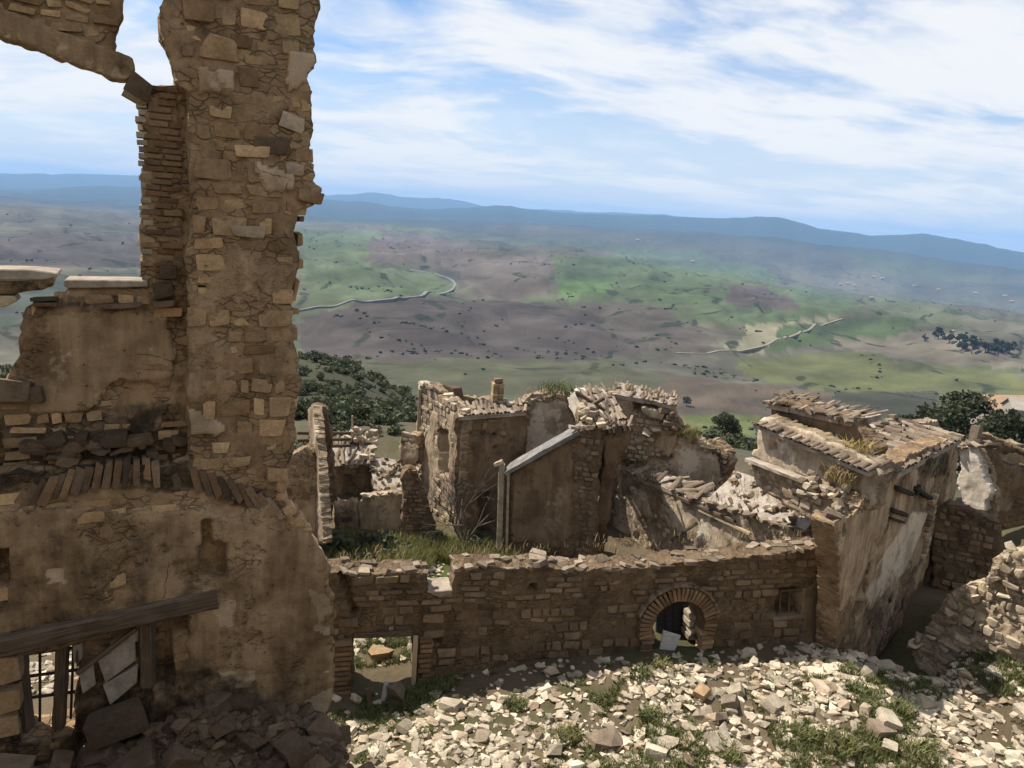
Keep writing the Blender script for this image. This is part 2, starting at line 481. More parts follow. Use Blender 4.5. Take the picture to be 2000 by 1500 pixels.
class Plane:
    """vertical wall plane through plan points A and B; u runs along it, v is height, n faces the camera side"""
    def __init__(s, A, B):
        s.A = np.array([A[0], A[1], 0.0]); B = np.array([B[0], B[1], 0.0])
        s.len = np.linalg.norm(B - s.A)
        s.u = (B - s.A) / s.len
        s.n = np.array([s.u[1], -s.u[0], 0.0])
        if s.n @ (-s.A) < 0:
            s.n = -s.n
    def uv(s, x, y):
        d = ray(x, y); t = (s.n @ s.A) / (s.n @ d)
        p = d * t
        return (p - s.A) @ s.u, p[2]
    def at(s, u, v, off=0.0):
        return s.A + s.u * u + np.array([0, 0, 1.0]) * v + s.n * off
    def px(s, x, y, off=0.0):
        u, v = s.uv(x, y); return s.at(u, v, off)
    def poly(s, pts):
        return [s.uv(*p) for p in pts]
    def shift(s, off):
        q = Plane.__new__(Plane); q.A = s.A + s.n * off; q.u = s.u; q.n = s.n; q.len = s.len
        return q
    def rot(s, ang=0.0):
        ca, sa = math.cos(ang), math.sin(ang)
        z = np.array([0, 0, 1.0])
        return basis(s.u * ca + z * sa, s.n, -s.u * sa + z * ca)

def wall(T, name, pl, poly, thick=0.6, cell=0.07, rag=0.05, amp=0.02, holes=(), recess=(), mat='facade', plaster=0.4,
         pzones=(), szones=(), seed=1, stones=None, pthick=0.025, sink=0.028):
    """ragged masonry slab traced on plane pl. holes and recess in pixels; pzones / szones = (poly, value)"""
    P = pl.poly(poly)
    us = [p[0] for p in P]; vs = [p[1] for p in P]
    u0, u1, v0, v1 = min(us) - 0.1, max(us) + 0.1, min(vs) - 0.1, max(vs) + 0.1
    nu, nv = max(2, int((u1 - u0) / cell)), max(2, int((v1 - v0) / cell))
    gu, gv = np.meshgrid(np.linspace(u0, u1, nu + 1), np.linspace(v0, v1, nv + 1), indexing='ij')
    cu = (gu[:-1, :-1] + gu[1:, 1:]) / 2; cv = (gv[:-1, :-1] + gv[1:, 1:]) / 2
    def wob(u, v, k):
        return (u + k * fbm(u * 2.2, v * 2.2, 0, 4, seed + 50), v + k * fbm(u * 2.2, v * 2.2, 7.3, 4, seed + 60))
    ru, rv = wob(cu, cv, rag)
    mask = inpoly(ru, rv, P)
    H = [pl.poly(h) for h in holes]
    for h in H:
        hu, hv = wob(cu, cv, rag * 0.5)
        mask &= ~inpoly(hu, hv, h)
    # fields on vertices
    pm = plaster + 0.75 * fbm(gu * 0.9, gv * 0.9, 3.1, 4, seed) * 0.6
    for z, val in pzones:
        zu, zv = wob(gu, gv, 0.16)
        pm = np.where(inpoly(zu, zv, pl.poly(z)), val + 0.26 * fbm(gu * 1.7, gv * 1.7, 8.8, 4, seed + 71), pm)
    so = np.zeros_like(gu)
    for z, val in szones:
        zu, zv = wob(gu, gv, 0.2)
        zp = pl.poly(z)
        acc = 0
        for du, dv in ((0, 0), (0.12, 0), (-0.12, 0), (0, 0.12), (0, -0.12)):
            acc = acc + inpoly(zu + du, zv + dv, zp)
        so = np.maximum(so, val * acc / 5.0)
    dn = amp * (1.3 * fbm(gu * 1.6, gv * 1.6, 5.0, 3, seed + 3) + 0.9 * fbm(gu * 7, gv * 7, 1.0, 3, seed + 9)) + pthick * sstep(pm, 0.42, 0.56) - sink * (1 - sstep(pm, 0.40, 0.54)) * (stones is not None)
    rmask = np.zeros_like(gu, bool)
    for rp, depth in recess:
        hu, hv = wob(gu, gv, rag * 0.4)
        ins = inpoly(hu, hv, pl.poly(rp))
        dn = np.where(ins, dn - depth, dn); rmask |= ins
    idx = -np.ones((nu + 1, nv + 1), int)
    need = np.zeros((nu + 1, nv + 1), bool)
    need[:-1, :-1] |= mask; need[1:, :-1] |= mask; need[:-1, 1:] |= mask; need[1:, 1:] |= mask
    k = int(need.sum()); idx[need] = np.arange(k)
    I, J = np.nonzero(mask)
    pad = np.pad(mask, 1)
    E0, E1 = [], []
    for (di, dj, e0, e1) in ((-1, 0, (0, 0), (0, 1)), (1, 0, (1, 1), (1, 0)), (0, -1, (1, 0), (0, 0)), (0, 1, (0, 1), (1, 1))):
        nb = pad[I + 1 + di, J + 1 + dj]
        ii, jj = I[~nb], J[~nb]
        E0.append(idx[ii + e0[0], jj + e0[1]]); E1.append(idx[ii + e1[0], jj + e1[1]])
    E0, E1 = np.concatenate(E0), np.concatenate(E1)
    U, Vv = gu[need].copy(), gv[need].copy()
    deg = np.zeros(k); np.add.at(deg, E0, 1); np.add.at(deg, E1, 1)
    bd = deg > 0
    for _ in range(3):                                   # take the stair-steps out of the outline
        for arr in (U, Vv):
            acc = np.zeros(k); np.add.at(acc, E0, arr[E1]); np.add.at(acc, E1, arr[E0])
            arr[bd] = 0.5 * arr[bd] + 0.5 * acc[bd] / deg[bd]
    g0u, g0v = gu[need], gv[need]
    def jit(z):
        a_ = fbm(g0u * 9, g0v * 9, 2.0 + z, 2, seed + 21); b_ = fbm(g0u * 9, g0v * 9, 9.0 + z, 2, seed + 31)
        c_ = fbm(g0u * 2.6, g0v * 2.6, 5.0 + z, 2, seed + 41); d_ = fbm(g0u * 2.6, g0v * 2.6, 6.5 + z, 2, seed + 43)
        m_ = np.where(bd, 1.0, 0.5)
        return U + m_ * cell * (0.8 * a_ + bd * 0.9 * c_ * min(1.0, rag / 0.05)), Vv + m_ * cell * (0.8 * b_ + bd * 0.9 * d_ * min(1.0, rag / 0.05))
    base = base_of(T)
    dnf = dn[need]; bkf = -thick + amp * 2 * fbm(g0u * 3, g0v * 3, 4.0, 3, seed + 77)
    def pts(off, z, sel=slice(None)):
        a_, b_ = jit(z)
        return (pl.A - base)[None, :] + np.outer(a_[sel], pl.u) + np.outer(b_[sel], np.array([0, 0, 1.0])) + np.outer(off[sel], pl.n)
    bi = np.nonzero(bd)[0]; rem = -np.ones(k, int); rem[bi] = np.arange(len(bi))
    nl = max(1, min(5, int(thick / max(cell * 2.2, 0.1))))
    layers = [pts(dnf * (1 - f) + bkf * f, 3.7 * (q + 1), bi) for q, f in enumerate(np.arange(1, nl) / nl)]
    V = np.vstack([pts(dnf, 0.0), pts(bkf, 17.0)] + layers)
    flip = np.cross(pl.u, [0, 0, 1.0]) @ pl.n < 0
    a, b, c, d = idx[I, J], idx[I + 1, J], idx[I + 1, J + 1], idx[I, J + 1]
    front = np.stack([a, b, c, d], 1); back = np.stack([a, d, c, b], 1) + k
    if not flip: pass
    rings = [np.arange(k)] + [np.where(rem >= 0, 2 * k + q * len(bi) + rem, -1) for q in range(nl - 1)] + [np.arange(k) + k]
    sides = [np.stack([r0[E0], r0[E1], r1[E1], r1[E0]], 1) for r0, r1 in zip(rings[:-1], rings[1:])]
    allf = np.vstack([front, back] + sides)
    if flip:
        allf = allf[:, ::-1]
    me = mesh_from(name, V, np.ascontiguousarray(allf), M[mat])
    sm = np.zeros(len(allf), bool); sm[:len(front)] = True
    me.polygons.foreach_set('use_smooth', sm)
    ex = len(bi) * (nl - 1)
    attr_f(me, 'plaster', np.concatenate([pm[need], np.full(k + ex, min(plaster, 0.3))]))
    attr_f(me, 'soot_shade', np.concatenate([so[need], np.zeros(k + ex)]))
    o = add(name, me, T)
    if stones:
        for stn in (stones if isinstance(stones, list) else [stones]):
            lay_stones(o, pl, P, H + [pl.poly(r[0]) for r in recess], stn, seed, (gu[:, 0], gv[0], pm, so))
    return o
def lay_stones(W, pl, P, H, st, seed, field):
    r = np.random.default_rng(seed * 13 + 5)
    us = [p[0] for p in P]; vs = [p[1] for p in P]
    Z = [pl.poly(z) for z in st['zones']] if st.get('zones') else None
    gu, gv, pm, so = field
    cand = []
    v = min(vs) + r.uniform(0, 0.1)
    while v < max(vs):
        h = r.uniform(*st['h'])
        u = min(us) - r.uniform(0, 0.4)
        while u < max(us):
            w = r.uniform(*st['w']) * (0.7 if r.random() < 0.2 else 1)
            hh = h * r.uniform(0.82, 1.0)
            cand.append((u + w / 2, v + h / 2, w - st.get('gap', 0.02), hh - st.get('gap', 0.02)))
            u += w
        v += h
    C = np.array(cand)
    sx = C[:, 2] * 0.36; sy = C[:, 3] * 0.36
    cnt = np.zeros(len(C), int)
    bad = np.zeros(len(C), bool)
    for dx, dy in ((-1, -1), (1, -1), (-1, 1), (1, 1), (0, 0)):
        x, y = C[:, 0] + dx * sx, C[:, 1] + dy * sy
        cnt += inpoly(x, y, P)
        for h in H: bad |= inpoly(x, y, h)
    ok = (cnt >= st.get('need', 4)) & ~bad
    if Z:
        zz = np.zeros(len(C), bool)
        for z in Z: zz |= inpoly(C[:, 0], C[:, 1], z)
        ok &= zz
    iu = np.clip(np.searchsorted(gu, C[:, 0]), 0, len(gu) - 1); iv = np.clip(np.searchsorted(gv, C[:, 1]), 0, len(gv) - 1)
    ok &= (pm[iu, iv] < st.get('pmax', 0.55)) | (r.random(len(C)) < st.get('pleak', 0.04))
    ok &= r.random(len(C)) < st.get('keep', 0.9)
    C = C[ok]; S = so[iu, iv][ok]
    mx = st.get('max', 290)
    if len(C) > mx:
        C = C[np.sort(r.permutation(len(C))[:mx])]
    off = base_of(W)
    dp = st.get('depth', 0.22)
    for (u, v, w, h) in C:
        pr = r.uniform(*st.get('proud', (-0.005, 0.045)))
        piece(st.get('name', 'stone'), st.get('kind', 'block'), st.get('mat', 'stone'), W, pl.at(u, v, pr - dp / 2), (w, dp, h), pl.rot(r.normal(0, st.get('ang', 0.03))), 0.02, off)

def prism(T, name, pl, poly, thick, mat, off=0.0, jit=0.0):
    """solid panel with outline poly (pixels) on plane pl"""
    base = base_of(T)
    P = [pl.uv(*p) for p in poly]
    n = len(P)
    V = [pl.at(u, v, off) - base for u, v in P] + [pl.at(u, v, off - thick) - base for u, v in P]
    if jit:
        V = [p + RNG.normal(0, jit, 3) for p in V]
    Fs = [tuple(range(n)), tuple(range(2 * n - 1, n - 1, -1))] + [(i, i + n, (i + 1) % n + n, (i + 1) % n) for i in range(n)]
    bm = bmesh.new()
    bv = [bm.verts.new(v) for v in V]
    for f in Fs: bm.faces.new([bv[i] for i in f])
    bmesh.ops.recalc_face_normals(bm, faces=bm.faces)
    bmesh.ops.bevel(bm, geom=list(bm.edges), offset=min(0.015, thick * 0.12), segments=1, affect='EDGES')
    me = bpy.data.meshes.new(name); bm.to_mesh(me); bm.free()
    me.materials.append(M[mat])
    return add(name, me, T)
def bar(T, name, p0, p1, w, h, mat, roll=0.0, wob=0.02, seg=8, taper=1.0, loc=None):
    """rough-hewn timber or post from p0 to p1 (world), section w x h"""
    p0 = np.asarray(p0, float); p1 = np.asarray(p1, float)
    d = p1 - p0; L = np.linalg.norm(d); d = d / L
    up = np.array([0, 0, 1.0]) if abs(d[2]) < 0.9 else np.array([0, 1.0, 0])
    x = np.cross(d, up); x /= np.linalg.norm(x); z = np.cross(x, d)
    if roll:
        x, z = x * math.cos(roll) + z * math.sin(roll), -x * math.sin(roll) + z * math.cos(roll)
    V, Fs = [], []
    for i in range(seg + 1):
        t = i / seg
        k = 1 + (taper - 1) * t
        for sx, sz in ((-0.5, -0.36), (-0.36, -0.5), (0.36, -0.5), (0.5, -0.36), (0.5, 0.36), (0.36, 0.5), (-0.36, 0.5), (-0.5, 0.36)):
            jx, jz = RNG.normal(0, wob, 2)
            V.append((L * t - 0 * jx, sx * w * k + jx * w, sz * h * k + jz * h))
    for i in range(seg):
        for j in range(8):
            a, b = i * 8 + j, i * 8 + (j + 1) % 8
            Fs.append((a, b, b + 8, a + 8))
    Fs += [tuple(range(7, -1, -1)), tuple(seg * 8 + j for j in range(8))]
    me = mesh_from(name, V, Fs, M[mat])
    o = bpy.data.objects.new(name, me); COL.objects.link(o)
    q = p0.copy()
    if T is not None:
        o.parent = T; q = q - base_of(T)
    o.matrix_local = Matrix.Translation(Vector(q)) @ basis(d, -x, z)
    return o
def tile_mesh():
    """one barrel tile: half tube, tapering, with thickness; length along x (0..1), unit width"""
    V, Fs = [], []
    n = 6
    for i, x in enumerate((0.0, 1.0)):
        k = 1.0 if i == 0 else 0.8
        for rr in (0.5, 0.40):
            for j in range(n + 1):
                a = math.pi * j / n
                V.append((x, math.cos(a) * rr * k, math.sin(a) * rr * k * 0.8))
    m1 = n + 1
    for j in range(n):
        Fs.append((j, j + 1, 2 * m1 + j + 1, 2 * m1 + j))
        Fs.append((m1 + j, 3 * m1 + j, 3 * m1 + j + 1, m1 + j + 1))
        Fs.append((j, m1 + j, m1 + j + 1, j + 1))
        Fs.append((2 * m1 + j, 2 * m1 + j + 1, 3 * m1 + j + 1, 3 * m1 + j))
    return mesh_from('barrel_tile', V, Fs, M['tile'])
TILE = tile_mesh()
def roof(T, name, e0, e1, r0, r1, cols, rows, mat='debris', keep=0.9, thick=0.16, mess=0.06, rag=0.0, tw=1.0, seed=1, tiles=True, lift=0.0):
    """roof sheet with eave e0-e1 and ridge r0-r1 (world points); every barrel tile is a child of the sheet"""
    e0, e1, r0, r1 = (np.asarray(p, float) for p in (e0, e1, r0, r1))
    base = base_of(T)
    r = np.random.default_rng(seed)
    def S(a, b):
        return (e0 * (1 - a) + e1 * a) * (1 - b) + (r0 * (1 - a) + r1 * a) * b
    nrm = np.cross(e1 - e0, r0 - e0); nrm /= np.linalg.norm(nrm)
    if nrm[2] < 0: nrm = -nrm
    na, nb = 40, 26
    V, Fs = [], []
    for i in range(na + 1):
        for j in range(nb + 1):
            p = S(i / na, j / nb)
            V.append(p + nrm * (0.05 * float(fbm(p[0] * 1.7, p[1] * 1.7, p[2], 4, seed))) - base)
    for i in range(na + 1):
        for j in range(nb + 1):
            V.append(S(i / na, j / nb) - nrm * thick - base)
    K = (na + 1) * (nb + 1)
    keepc = np.ones((na, nb), bool)
    if rag:
        for i in range(na):
            for j in range(nb):
                ed = min(i + .5, na - i - .5) / na, min(j + .5, nb - j - .5) / nb
                if min(ed) < rag * (0.5 + float(fbm(i * 0.23, j * 0.23, seed, 3, 5))):
                    keepc[i, j] = False
    g = lambda i, j: i * (nb + 1) + j
    for i in range(na):
        for j in range(nb):
            if not keepc[i, j]: continue
            q = (g(i, j), g(i + 1, j), g(i + 1, j + 1), g(i, j + 1))
            Fs.append(q); Fs.append(tuple(K + t for t in q[::-1]))
            for (di, dj, a, b) in ((-1, 0, 3, 0), (1, 0, 1, 2), (0, -1, 0, 1), (0, 1, 2, 3)):
                ii, jj = i + di, j + dj
                if ii < 0 or jj < 0 or ii >= na or jj >= nb or not keepc[ii, jj]:
                    Fs.append((q[a], q[a] + K, q[b] + K, q[b]))
    bm = bmesh.new()
    bv = [bm.verts.new(v) for v in V]
    for f in Fs: bm.faces.new([bv[i] for i in f])
    bmesh.ops.delete(bm, geom=[v for v in bm.verts if not v.link_faces], context='VERTS')
    bmesh.ops.recalc_face_normals(bm, faces=bm.faces)
    me = bpy.data.meshes.new(name); bm.to_mesh(me); bm.free(); me.materials.append(M[mat])
    o = add(name, me, T)
    if tiles:
        off = base_of(o)
        for c in range(cols):
            for w in range(rows):
                if r.random() > keep: continue
                a = (c + 0.5 + r.normal(0, mess)) / cols; b = (w - 0.1 + r.normal(0, mess * 0.5)) / rows
                p = S(a, b)
                L = np.linalg.norm(S(a, 1) - S(a, 0)) / rows * 1.22
                wd = np.linalg.norm(S(1, b) - S(0, b)) / cols * tw
                x = (S(a, 1) - S(a, 0)); x /= np.linalg.norm(x)
                y = np.cross(nrm, x)
                ang = r.normal(0, mess * 2.0)
                x, y = x * math.cos(ang) + y * math.sin(ang), -x * math.sin(ang) + y * math.cos(ang)
                t = bpy.data.objects.new('tile', TILE); COL.objects.link(t); t.parent = o
                q = p + nrm * (0.02 + lift + 0.03 * (c % 2)) - off
                Rm = basis(x, y, nrm).to_3x3() @ Euler((r.normal(0, mess * 1.5), -0.05 + r.normal(0, mess), 0)).to_matrix()
                t.matrix_local = Matrix.Translation(Vector(q)) @ Rm.to_4x4() @ Matrix.Diagonal((L, wd, wd, 1))
    return o

# ------------------------------------------------------------------ ground: one sheet from the rubble yard to the mountains
def lin(r, g, b):
    f = lambda c: ((c / 255.0 + 0.055) / 1.055) ** 2.4 if c > 10 else c / 255.0 / 12.92
    return np.array([f(r), f(g), f(b)])
LONG = Plane((-3.7, 16.2), (9.4, 19.3))
FAC = Plane((-2.65, 11.0), (-2.65 - 9.06, 11.0 - 4.23))       # u runs to the left, away from the tower
FAC_U = np.array([0.906, 0.423, 0])
def skyline(pts):
    az, el = [], []
    for x, y in pts:
        d = ray(x, y)
        az.append(math.atan2(d[0], d[1])); el.append(d[2] / math.hypot(d[0], d[1]))
    return np.array(az), np.array(el)
SKY3 = skyline([(-600, 330), (-300, 332), (0, 338), (270, 342), (640, 381), (730, 376), (790, 384), (880, 388), (940, 402), (1050, 408), (1150, 414), (1300, 421), (1400, 432), (2000, 500), (2400, 520)])
SKY2 = skyline([(-600, 340), (-300, 352), (0, 370), (60, 373), (130, 366), (270, 364), (480, 376), (640, 390), (700, 392), (760, 403), (830, 408), (930, 404), (1000, 402), (1060, 411), (1120, 419), (1300, 422), (1400, 427), (1480, 422), (1530, 426), (1600, 447), (1700, 459), (1800, 458), (1870, 465), (1960, 485), (2000, 492), (2400, 515)])
SKY1 = skyline([(-600, 380), (-300, 395), (0, 412), (270, 408), (640, 428), (900, 432), (1100, 440), (1300, 450), (1500, 462), (1750, 492), (2000, 530), (2400, 560)])
def ground_z(x, y, detail=True):
    x = np.asarray(x, float); y = np.asarray(y, float)
    r = np.hypot(x, y); az = np.arctan2(x, y)
    sd = -((x - LONG.A[0]) * LONG.n[0] + (y - LONG.A[1]) * LONG.n[1])
    z = -11.0 - 0.95 * sstep(sd, 0.6, 4.0) - 0.4 * sstep(-x, 0.4, 3.0) * (1 - sstep(sd, 0.5, 3))
    s = (x - FAC.A[0]) * FAC.n[0] + (y - FAC.A[1]) * FAC.n[1]
    t = (x - FAC.A[0]) * FAC_U[0] + (y - FAC.A[1]) * FAC_U[1]
    z = z + 3.2 * sstep(s, -0.55, -0.25) * (1 - sstep(t, -0.3, 1.2)) * (1 - 0.25 * sstep(s, 0.8, 3.5))
    z = z + 0.75 * np.exp(-((t + 1.7) / 1.0) ** 2 - ((s - 0.3) / 0.7) ** 2) * (s > -0.6) + 0.3 * np.exp(-((t + 5) / 1.5) ** 2 - ((s - 0.6) / 0.7) ** 2) * (s > -0.6)
    z = z + 0.55 * np.exp(-((x - 14.4) / 2.2) ** 2 - ((y - 17.6) / 2.2) ** 2)
    z = z + 0.35 * np.exp(-((x - 5.5) / 3.0) ** 2 - ((y - 16.6) / 1.4) ** 2)
    rf = (x - 9.4) * 0.750 - (y - 18.95) * 0.661
    ra = (x - 9.4) * 0.661 + (y - 18.95) * 0.750
    z = z - 1.7 * sstep(ra, 0.0, 1.6) * (1 - sstep(ra, 5.5, 7.5)) * sstep(rf, -0.6, -0.3) * (1 - sstep(rf, 1.7, 2.7))
    z = z + 2.6 * np.exp(-((x - 21.5) / 3.0) ** 2 - ((y - 26.5) / 2.6) ** 2)
    z = z + 0.22 * fbm(x * 0.5, y * 0.5, 0, 4, 3) * (r < 60)
    # slope of the hill town down to the valley
    slope = -12.0 - 0.262 * (r - 42) + 8.5 * sstep(-az, math.radians(4), math.radians(15)) * sstep(r, 70, 140) * (1 - sstep(r, 165, 300))
    slope = slope - 9.0 * sstep(az, math.radians(3), math.radians(14)) * sstep(r, 60, 160) * 0.0
    slope = slope + 2.0 * fbm(x / 30, y / 30, 0, 4, 8) * sstep(r, 45, 120)
    floor = -165.0 - 0.045 * np.clip(r - 1600, 0, 6500) * sstep(az, math.radians(4), math.radians(26)) - 0.016 * np.clip(r - 2500, 0, 4000)
    rid = 1 - np.abs(fbm(x / 520 + 0.3 * fbm(x / 300, y / 300, 2, 3, 28), y / 520, 0, 5, 27, 0.55)) * 2.2
    hills = (42 * fbm(x / 900, y / 900, 0, 4, 21) + 46 * (rid - 0.5) + 14 * fbm(x / 210, y / 210, 0, 5, 22)) * (0.55 + 0.45 * sstep(r, 900, 1800)) * sstep(r, 420, 1100)
    hills = hills + 40 * fbm(x / 2600, y / 2600, 0, 4, 25) * sstep(r, 2500, 6000)
    val = floor + hills
    # smooth maximum of slope and valley, smooth minimum with the yard
    k = 14.0
    far = k * np.logaddexp(slope / k, val / k)
    w = sstep(r, 34, 46)
    up = np.where(y > 0, -1.75 - 0.98 * y, -1.75 - 0.30 * np.maximum(y, -70)) + 0.5 * fbm(x * 0.3, y * 0.3, 0, 3, 91) * sstep(np.abs(y), 1, 6)
    z = np.where(y < 9.2, np.maximum(z, up), z)
    far = np.where(y < 0, far * (1 - sstep(-y / (r + 1e-6), 0.0, 0.5)) + np.minimum(up, 16) * sstep(-y / (r + 1e-6), 0.0, 0.5), far)
    z = z * (1 - w) + np.where(y < 0, far, np.minimum(far, -11.5)) * w
    for (A, E_), rk, wk, sd_ in ((SKY1, 9000, 2300, 31), (SKY2, 14500, 2800, 32), (SKY3, 24500, 4500, 33)):
        top = (np.interp(az, A, E_) + 0.0022 * fbm(az * 26, 0.0, 0, 5, sd_ + 9, 0.6)) * rk
        n = fbm(x / 1500, y / 1500, 0, 5, sd_)
        prof = np.exp(-(np.abs(r - rk) / wk) ** 2.0)
        mz = val + (top - val) * prof + n * 90 * prof * (1 - prof) * 2.2 + 10 * fbm(x / 500, y / 500, 0, 4, sd_ + 5) * prof
        z = np.where((r > 5500) & (y > 0), np.maximum(z, mz), z)
    return z
def build_ground():
    a = np.radians(np.concatenate([np.linspace(-180, -38.2, 120), np.linspace(-38, 38, 640), np.linspace(38.2, 180, 120)]))
    rr = np.concatenate([np.geomspace(0.3, 3.9, 24), np.geomspace(4, 60, 190), np.geomspace(60.8, 31000, 430)])
    A, R = np.meshgrid(a, rr, indexing='ij')
    X, Y = R * np.sin(A), R * np.cos(A)
    Z = ground_z(X, Y)
    na, nr = A.shape
    V = np.stack([X.ravel(), Y.ravel(), Z.ravel()], 1)
    i, j = np.meshgrid(np.arange(na - 1), np.arange(nr - 1), indexing='ij')
    q = np.stack([i * nr + j, i * nr + j + 1, (i + 1) * nr + j + 1, (i + 1) * nr + j], -1).reshape(-1, 4)
    me = bpy.data.meshes.new('ground')
    me.vertices.add(len(V)); me.vertices.foreach_set('co', V.astype(np.float32).ravel())
    me.loops.add(q.size); me.loops.foreach_set('vertex_index', q[:, ::-1].astype(np.int32).ravel())
    me.polygons.add(len(q)); me.polygons.foreach_set('loop_start', np.arange(0, q.size, 4, dtype=np.int32))
    me.update(calc_edges=True)
    me.polygons.foreach_set('use_smooth', np.ones(len(q), bool))
    # the colours of soil, crops and fallow, as they lie on the land
    pal = [lin(104, 116, 72), lin(112, 100, 86), lin(98, 88, 80), lin(92, 108, 62), lin(120, 112, 92), lin(100, 96, 76), lin(88, 84, 78)]
    wx = X + 260 * fbm(X / 700, Y / 700, 0, 3, 41); wy = Y + 260 * fbm(X / 700, Y / 700, 5, 3, 42)
    cell = np.maximum(160.0, R * 0.13)
    cell = 2.0 ** np.round(np.log2(cell))
    sel = _hash(np.floor(wx / cell), np.floor(wy / (cell * 1.6)), np.zeros_like(X), 5)
    C = np.zeros((na, nr, 3))
    for k in range(len(pal)):
        C[(sel >= k / len(pal)) & (sel < (k + 1.01) / len(pal))] = pal[k]
    blend = lin(104, 104, 80)
    C = C * 0.62 + blend * 0.38
    px, py = project(np.stack([X, Y, Z], -1))
    wpx = px + 46 * fbm(px / 80, py / 20, 0, 5, 51); wpy = py + 10 * fbm(px / 80, py / 20, 4, 5, 52)
    fields = [
        ([(590, 455), (730, 450), (720, 520), (820, 530), (880, 560), (860, 580), (590, 590)], (104, 122, 78)),
        ([(700, 462), (880, 455), (950, 500), (900, 520), (740, 505)], (112, 98, 92)),
        ([(840, 495), (1090, 500), (1110, 560), (1000, 590), (900, 575), (890, 540)], (118, 104, 94)),
        ([(1090, 500), (1340, 490), (1520, 540), (1480, 600), (1300, 590), (1080, 575)], (98, 118, 70)),
        ([(1090, 545), (1180, 540), (1200, 575), (1090, 580)], (96, 130, 60)),
        ([(590, 612), (760, 585), (900, 585), (1100, 600), (1300, 650), (1240, 700), (900, 706), (590, 700)], (92, 80, 74)),
        ([(1100, 590), (1290, 600), (1420, 680), (1300, 690)], (104, 92, 80)),
        ([(590, 700), (1200, 705), (1330, 760), (590, 790)], (96, 96, 64)),
        ([(1330, 560), (1600, 560), (1700, 610), (1460, 640), (1360, 610)], (96, 116, 70)),
        ([(1400, 560), (1500, 560), (1560, 600), (1450, 600)], (100, 88, 80)),
        ([(1440, 640), (1640, 615), (1640, 640), (1480, 690), (1440, 680)], (150, 142, 104)),
        ([(1540, 640), (1790, 615), (1800, 650), (1560, 680), (1500, 690)], (84, 104, 54)),
        ([(1600, 665), (1800, 650), (2100, 690), (2100, 730), (1900, 720), (1700, 690)], (128, 116, 94)),
        ([(1450, 700), (1650, 688), (1900, 722), (2100, 745), (2100, 800), (1900, 790), (1640, 765), (1480, 745)], (112, 116, 56)),
        ([(1250, 690), (1450, 700), (1480, 745), (1300, 740)], (104, 98, 80)),
        ([(1300, 735), (1640, 765), (1640, 810), (1300, 812)], (114, 96, 76)),
        ([(1290, 812), (1500, 815), (1500, 850), (1290, 850)], (116, 126, 48)),
        ([(1640, 760), (1830, 770), (1830, 840), (1660, 830)], (82, 84, 62)),
        ([(-200, 455), (270, 455), (270, 520), (-200, 530)], (98, 88, 86)),
        ([(-200, 530), (270, 530), (270, 640), (-200, 640)], (84, 92, 76)),
    ]
    for poly, c in fields:
        ins = inpoly(wpx, wpy, poly) & (R > 130)
        C[ins] = lin(*c)
    hill = (R > 45) & (R < 330) & (A < math.radians(-3))
    C[hill] = lin(84, 84, 58)
    dull = C.mean(-1, keepdims=True) * np.array([1.06, 1.0, 0.84])
    C = C * 0.64 + dull * 0.36
    C = C * (1 + 0.5 * fbm(px / 90, py / 16, 0, 4, 58)[..., None] * (R > 350)[..., None])
    mnt = sstep(R, 6500, 9500)[..., None]
    C = C * (1 - mnt) + lin(62, 72, 62) * mnt
    C = C * (1 + 0.22 * fbm(X / np.maximum(40, R * 0.02), Y / np.maximum(40, R * 0.02), 0, 3, 61)[..., None])
    near = (1 - sstep(R, 30, 48))[..., None]
    C = C * (1 - near) + (lin(128, 112, 88) * (0.9 + 0.25 * fbm(X * 1.2, Y * 1.2, 0, 4, 62)[..., None])) * near
    gr = sstep(fbm(X * 0.55, Y * 0.55, 0, 4, 63), 0.02, 0.3)[..., None] * near * 0.55
    C = C * (1 - gr) + lin(84, 88, 50) * gr
    back = np.exp(-((X + 2.2) / 2.6) ** 2 - ((Y - 22.5) / 3.2) ** 2)[..., None]
    C = C * (1 - back) + lin(92, 104, 48) * back
    ca = me.color_attributes.new('land', 'FLOAT_COLOR', 'POINT')
    ca.data.foreach_set('color', np.concatenate([np.clip(C, 0.01, 1), np.ones((na, nr, 1))], -1).astype(np.float32).ravel())
    mt, t = new_mat('land')
    geo = t.node('ShaderNodeNewGeometry').outputs['Position']
    c = t.attr('land').outputs['Color']
    n1 = t.noise(geo, 0.02, 5, 0.65)
    n2 = t.noise(geo, 0.35, 4, 0.65)
    n3 = t.noise(geo, 5.0, 4, 0.7)
    v = t.math('ADD', t.math('MULTIPLY', n1, 0.5), t.math('ADD', t.math('MULTIPLY', n2, 0.4), t.math('MULTIPLY', n3, 0.35)))
    v = t.maprange(v, 0.4, 0.85, 0.37, 0.74, False)
    c = t.mix(1.0, c, t.node('ShaderNodeCombineColor', {0: v, 1: v, 2: v}).outputs[0], 'MULTIPLY')
    # hedges and ditches between the fields, far enough off to be lines only
    wob = t.node('ShaderNodeTexNoise', {'Vector': geo, 'Scale': 0.004, 'Detail': 4}).outputs['Color']
    wp = t.node('ShaderNodeVectorMath', {0: geo, 1: t.node('ShaderNodeVectorMath', {0: wob, 3: 260.0}, operation='SCALE').outputs[0]}, operation='ADD').outputs[0]
    vd = t.node('ShaderNodeTexVoronoi', {'Vector': t.mapping(wp, scale=(1, 0.55, 0)), 'Scale': 0.0034}, feature='DISTANCE_TO_EDGE').outputs[0]
    far = t.maprange(t.node('ShaderNodeVectorMath', {0: geo}, operation='LENGTH').outputs['Value'], 600, 900)
    hedge = t.math('MULTIPLY', t.math('MULTIPLY', t.maprange(vd, 0.008, 0.022, 1, 0), far), t.maprange(n1, 0.46, 0.56))
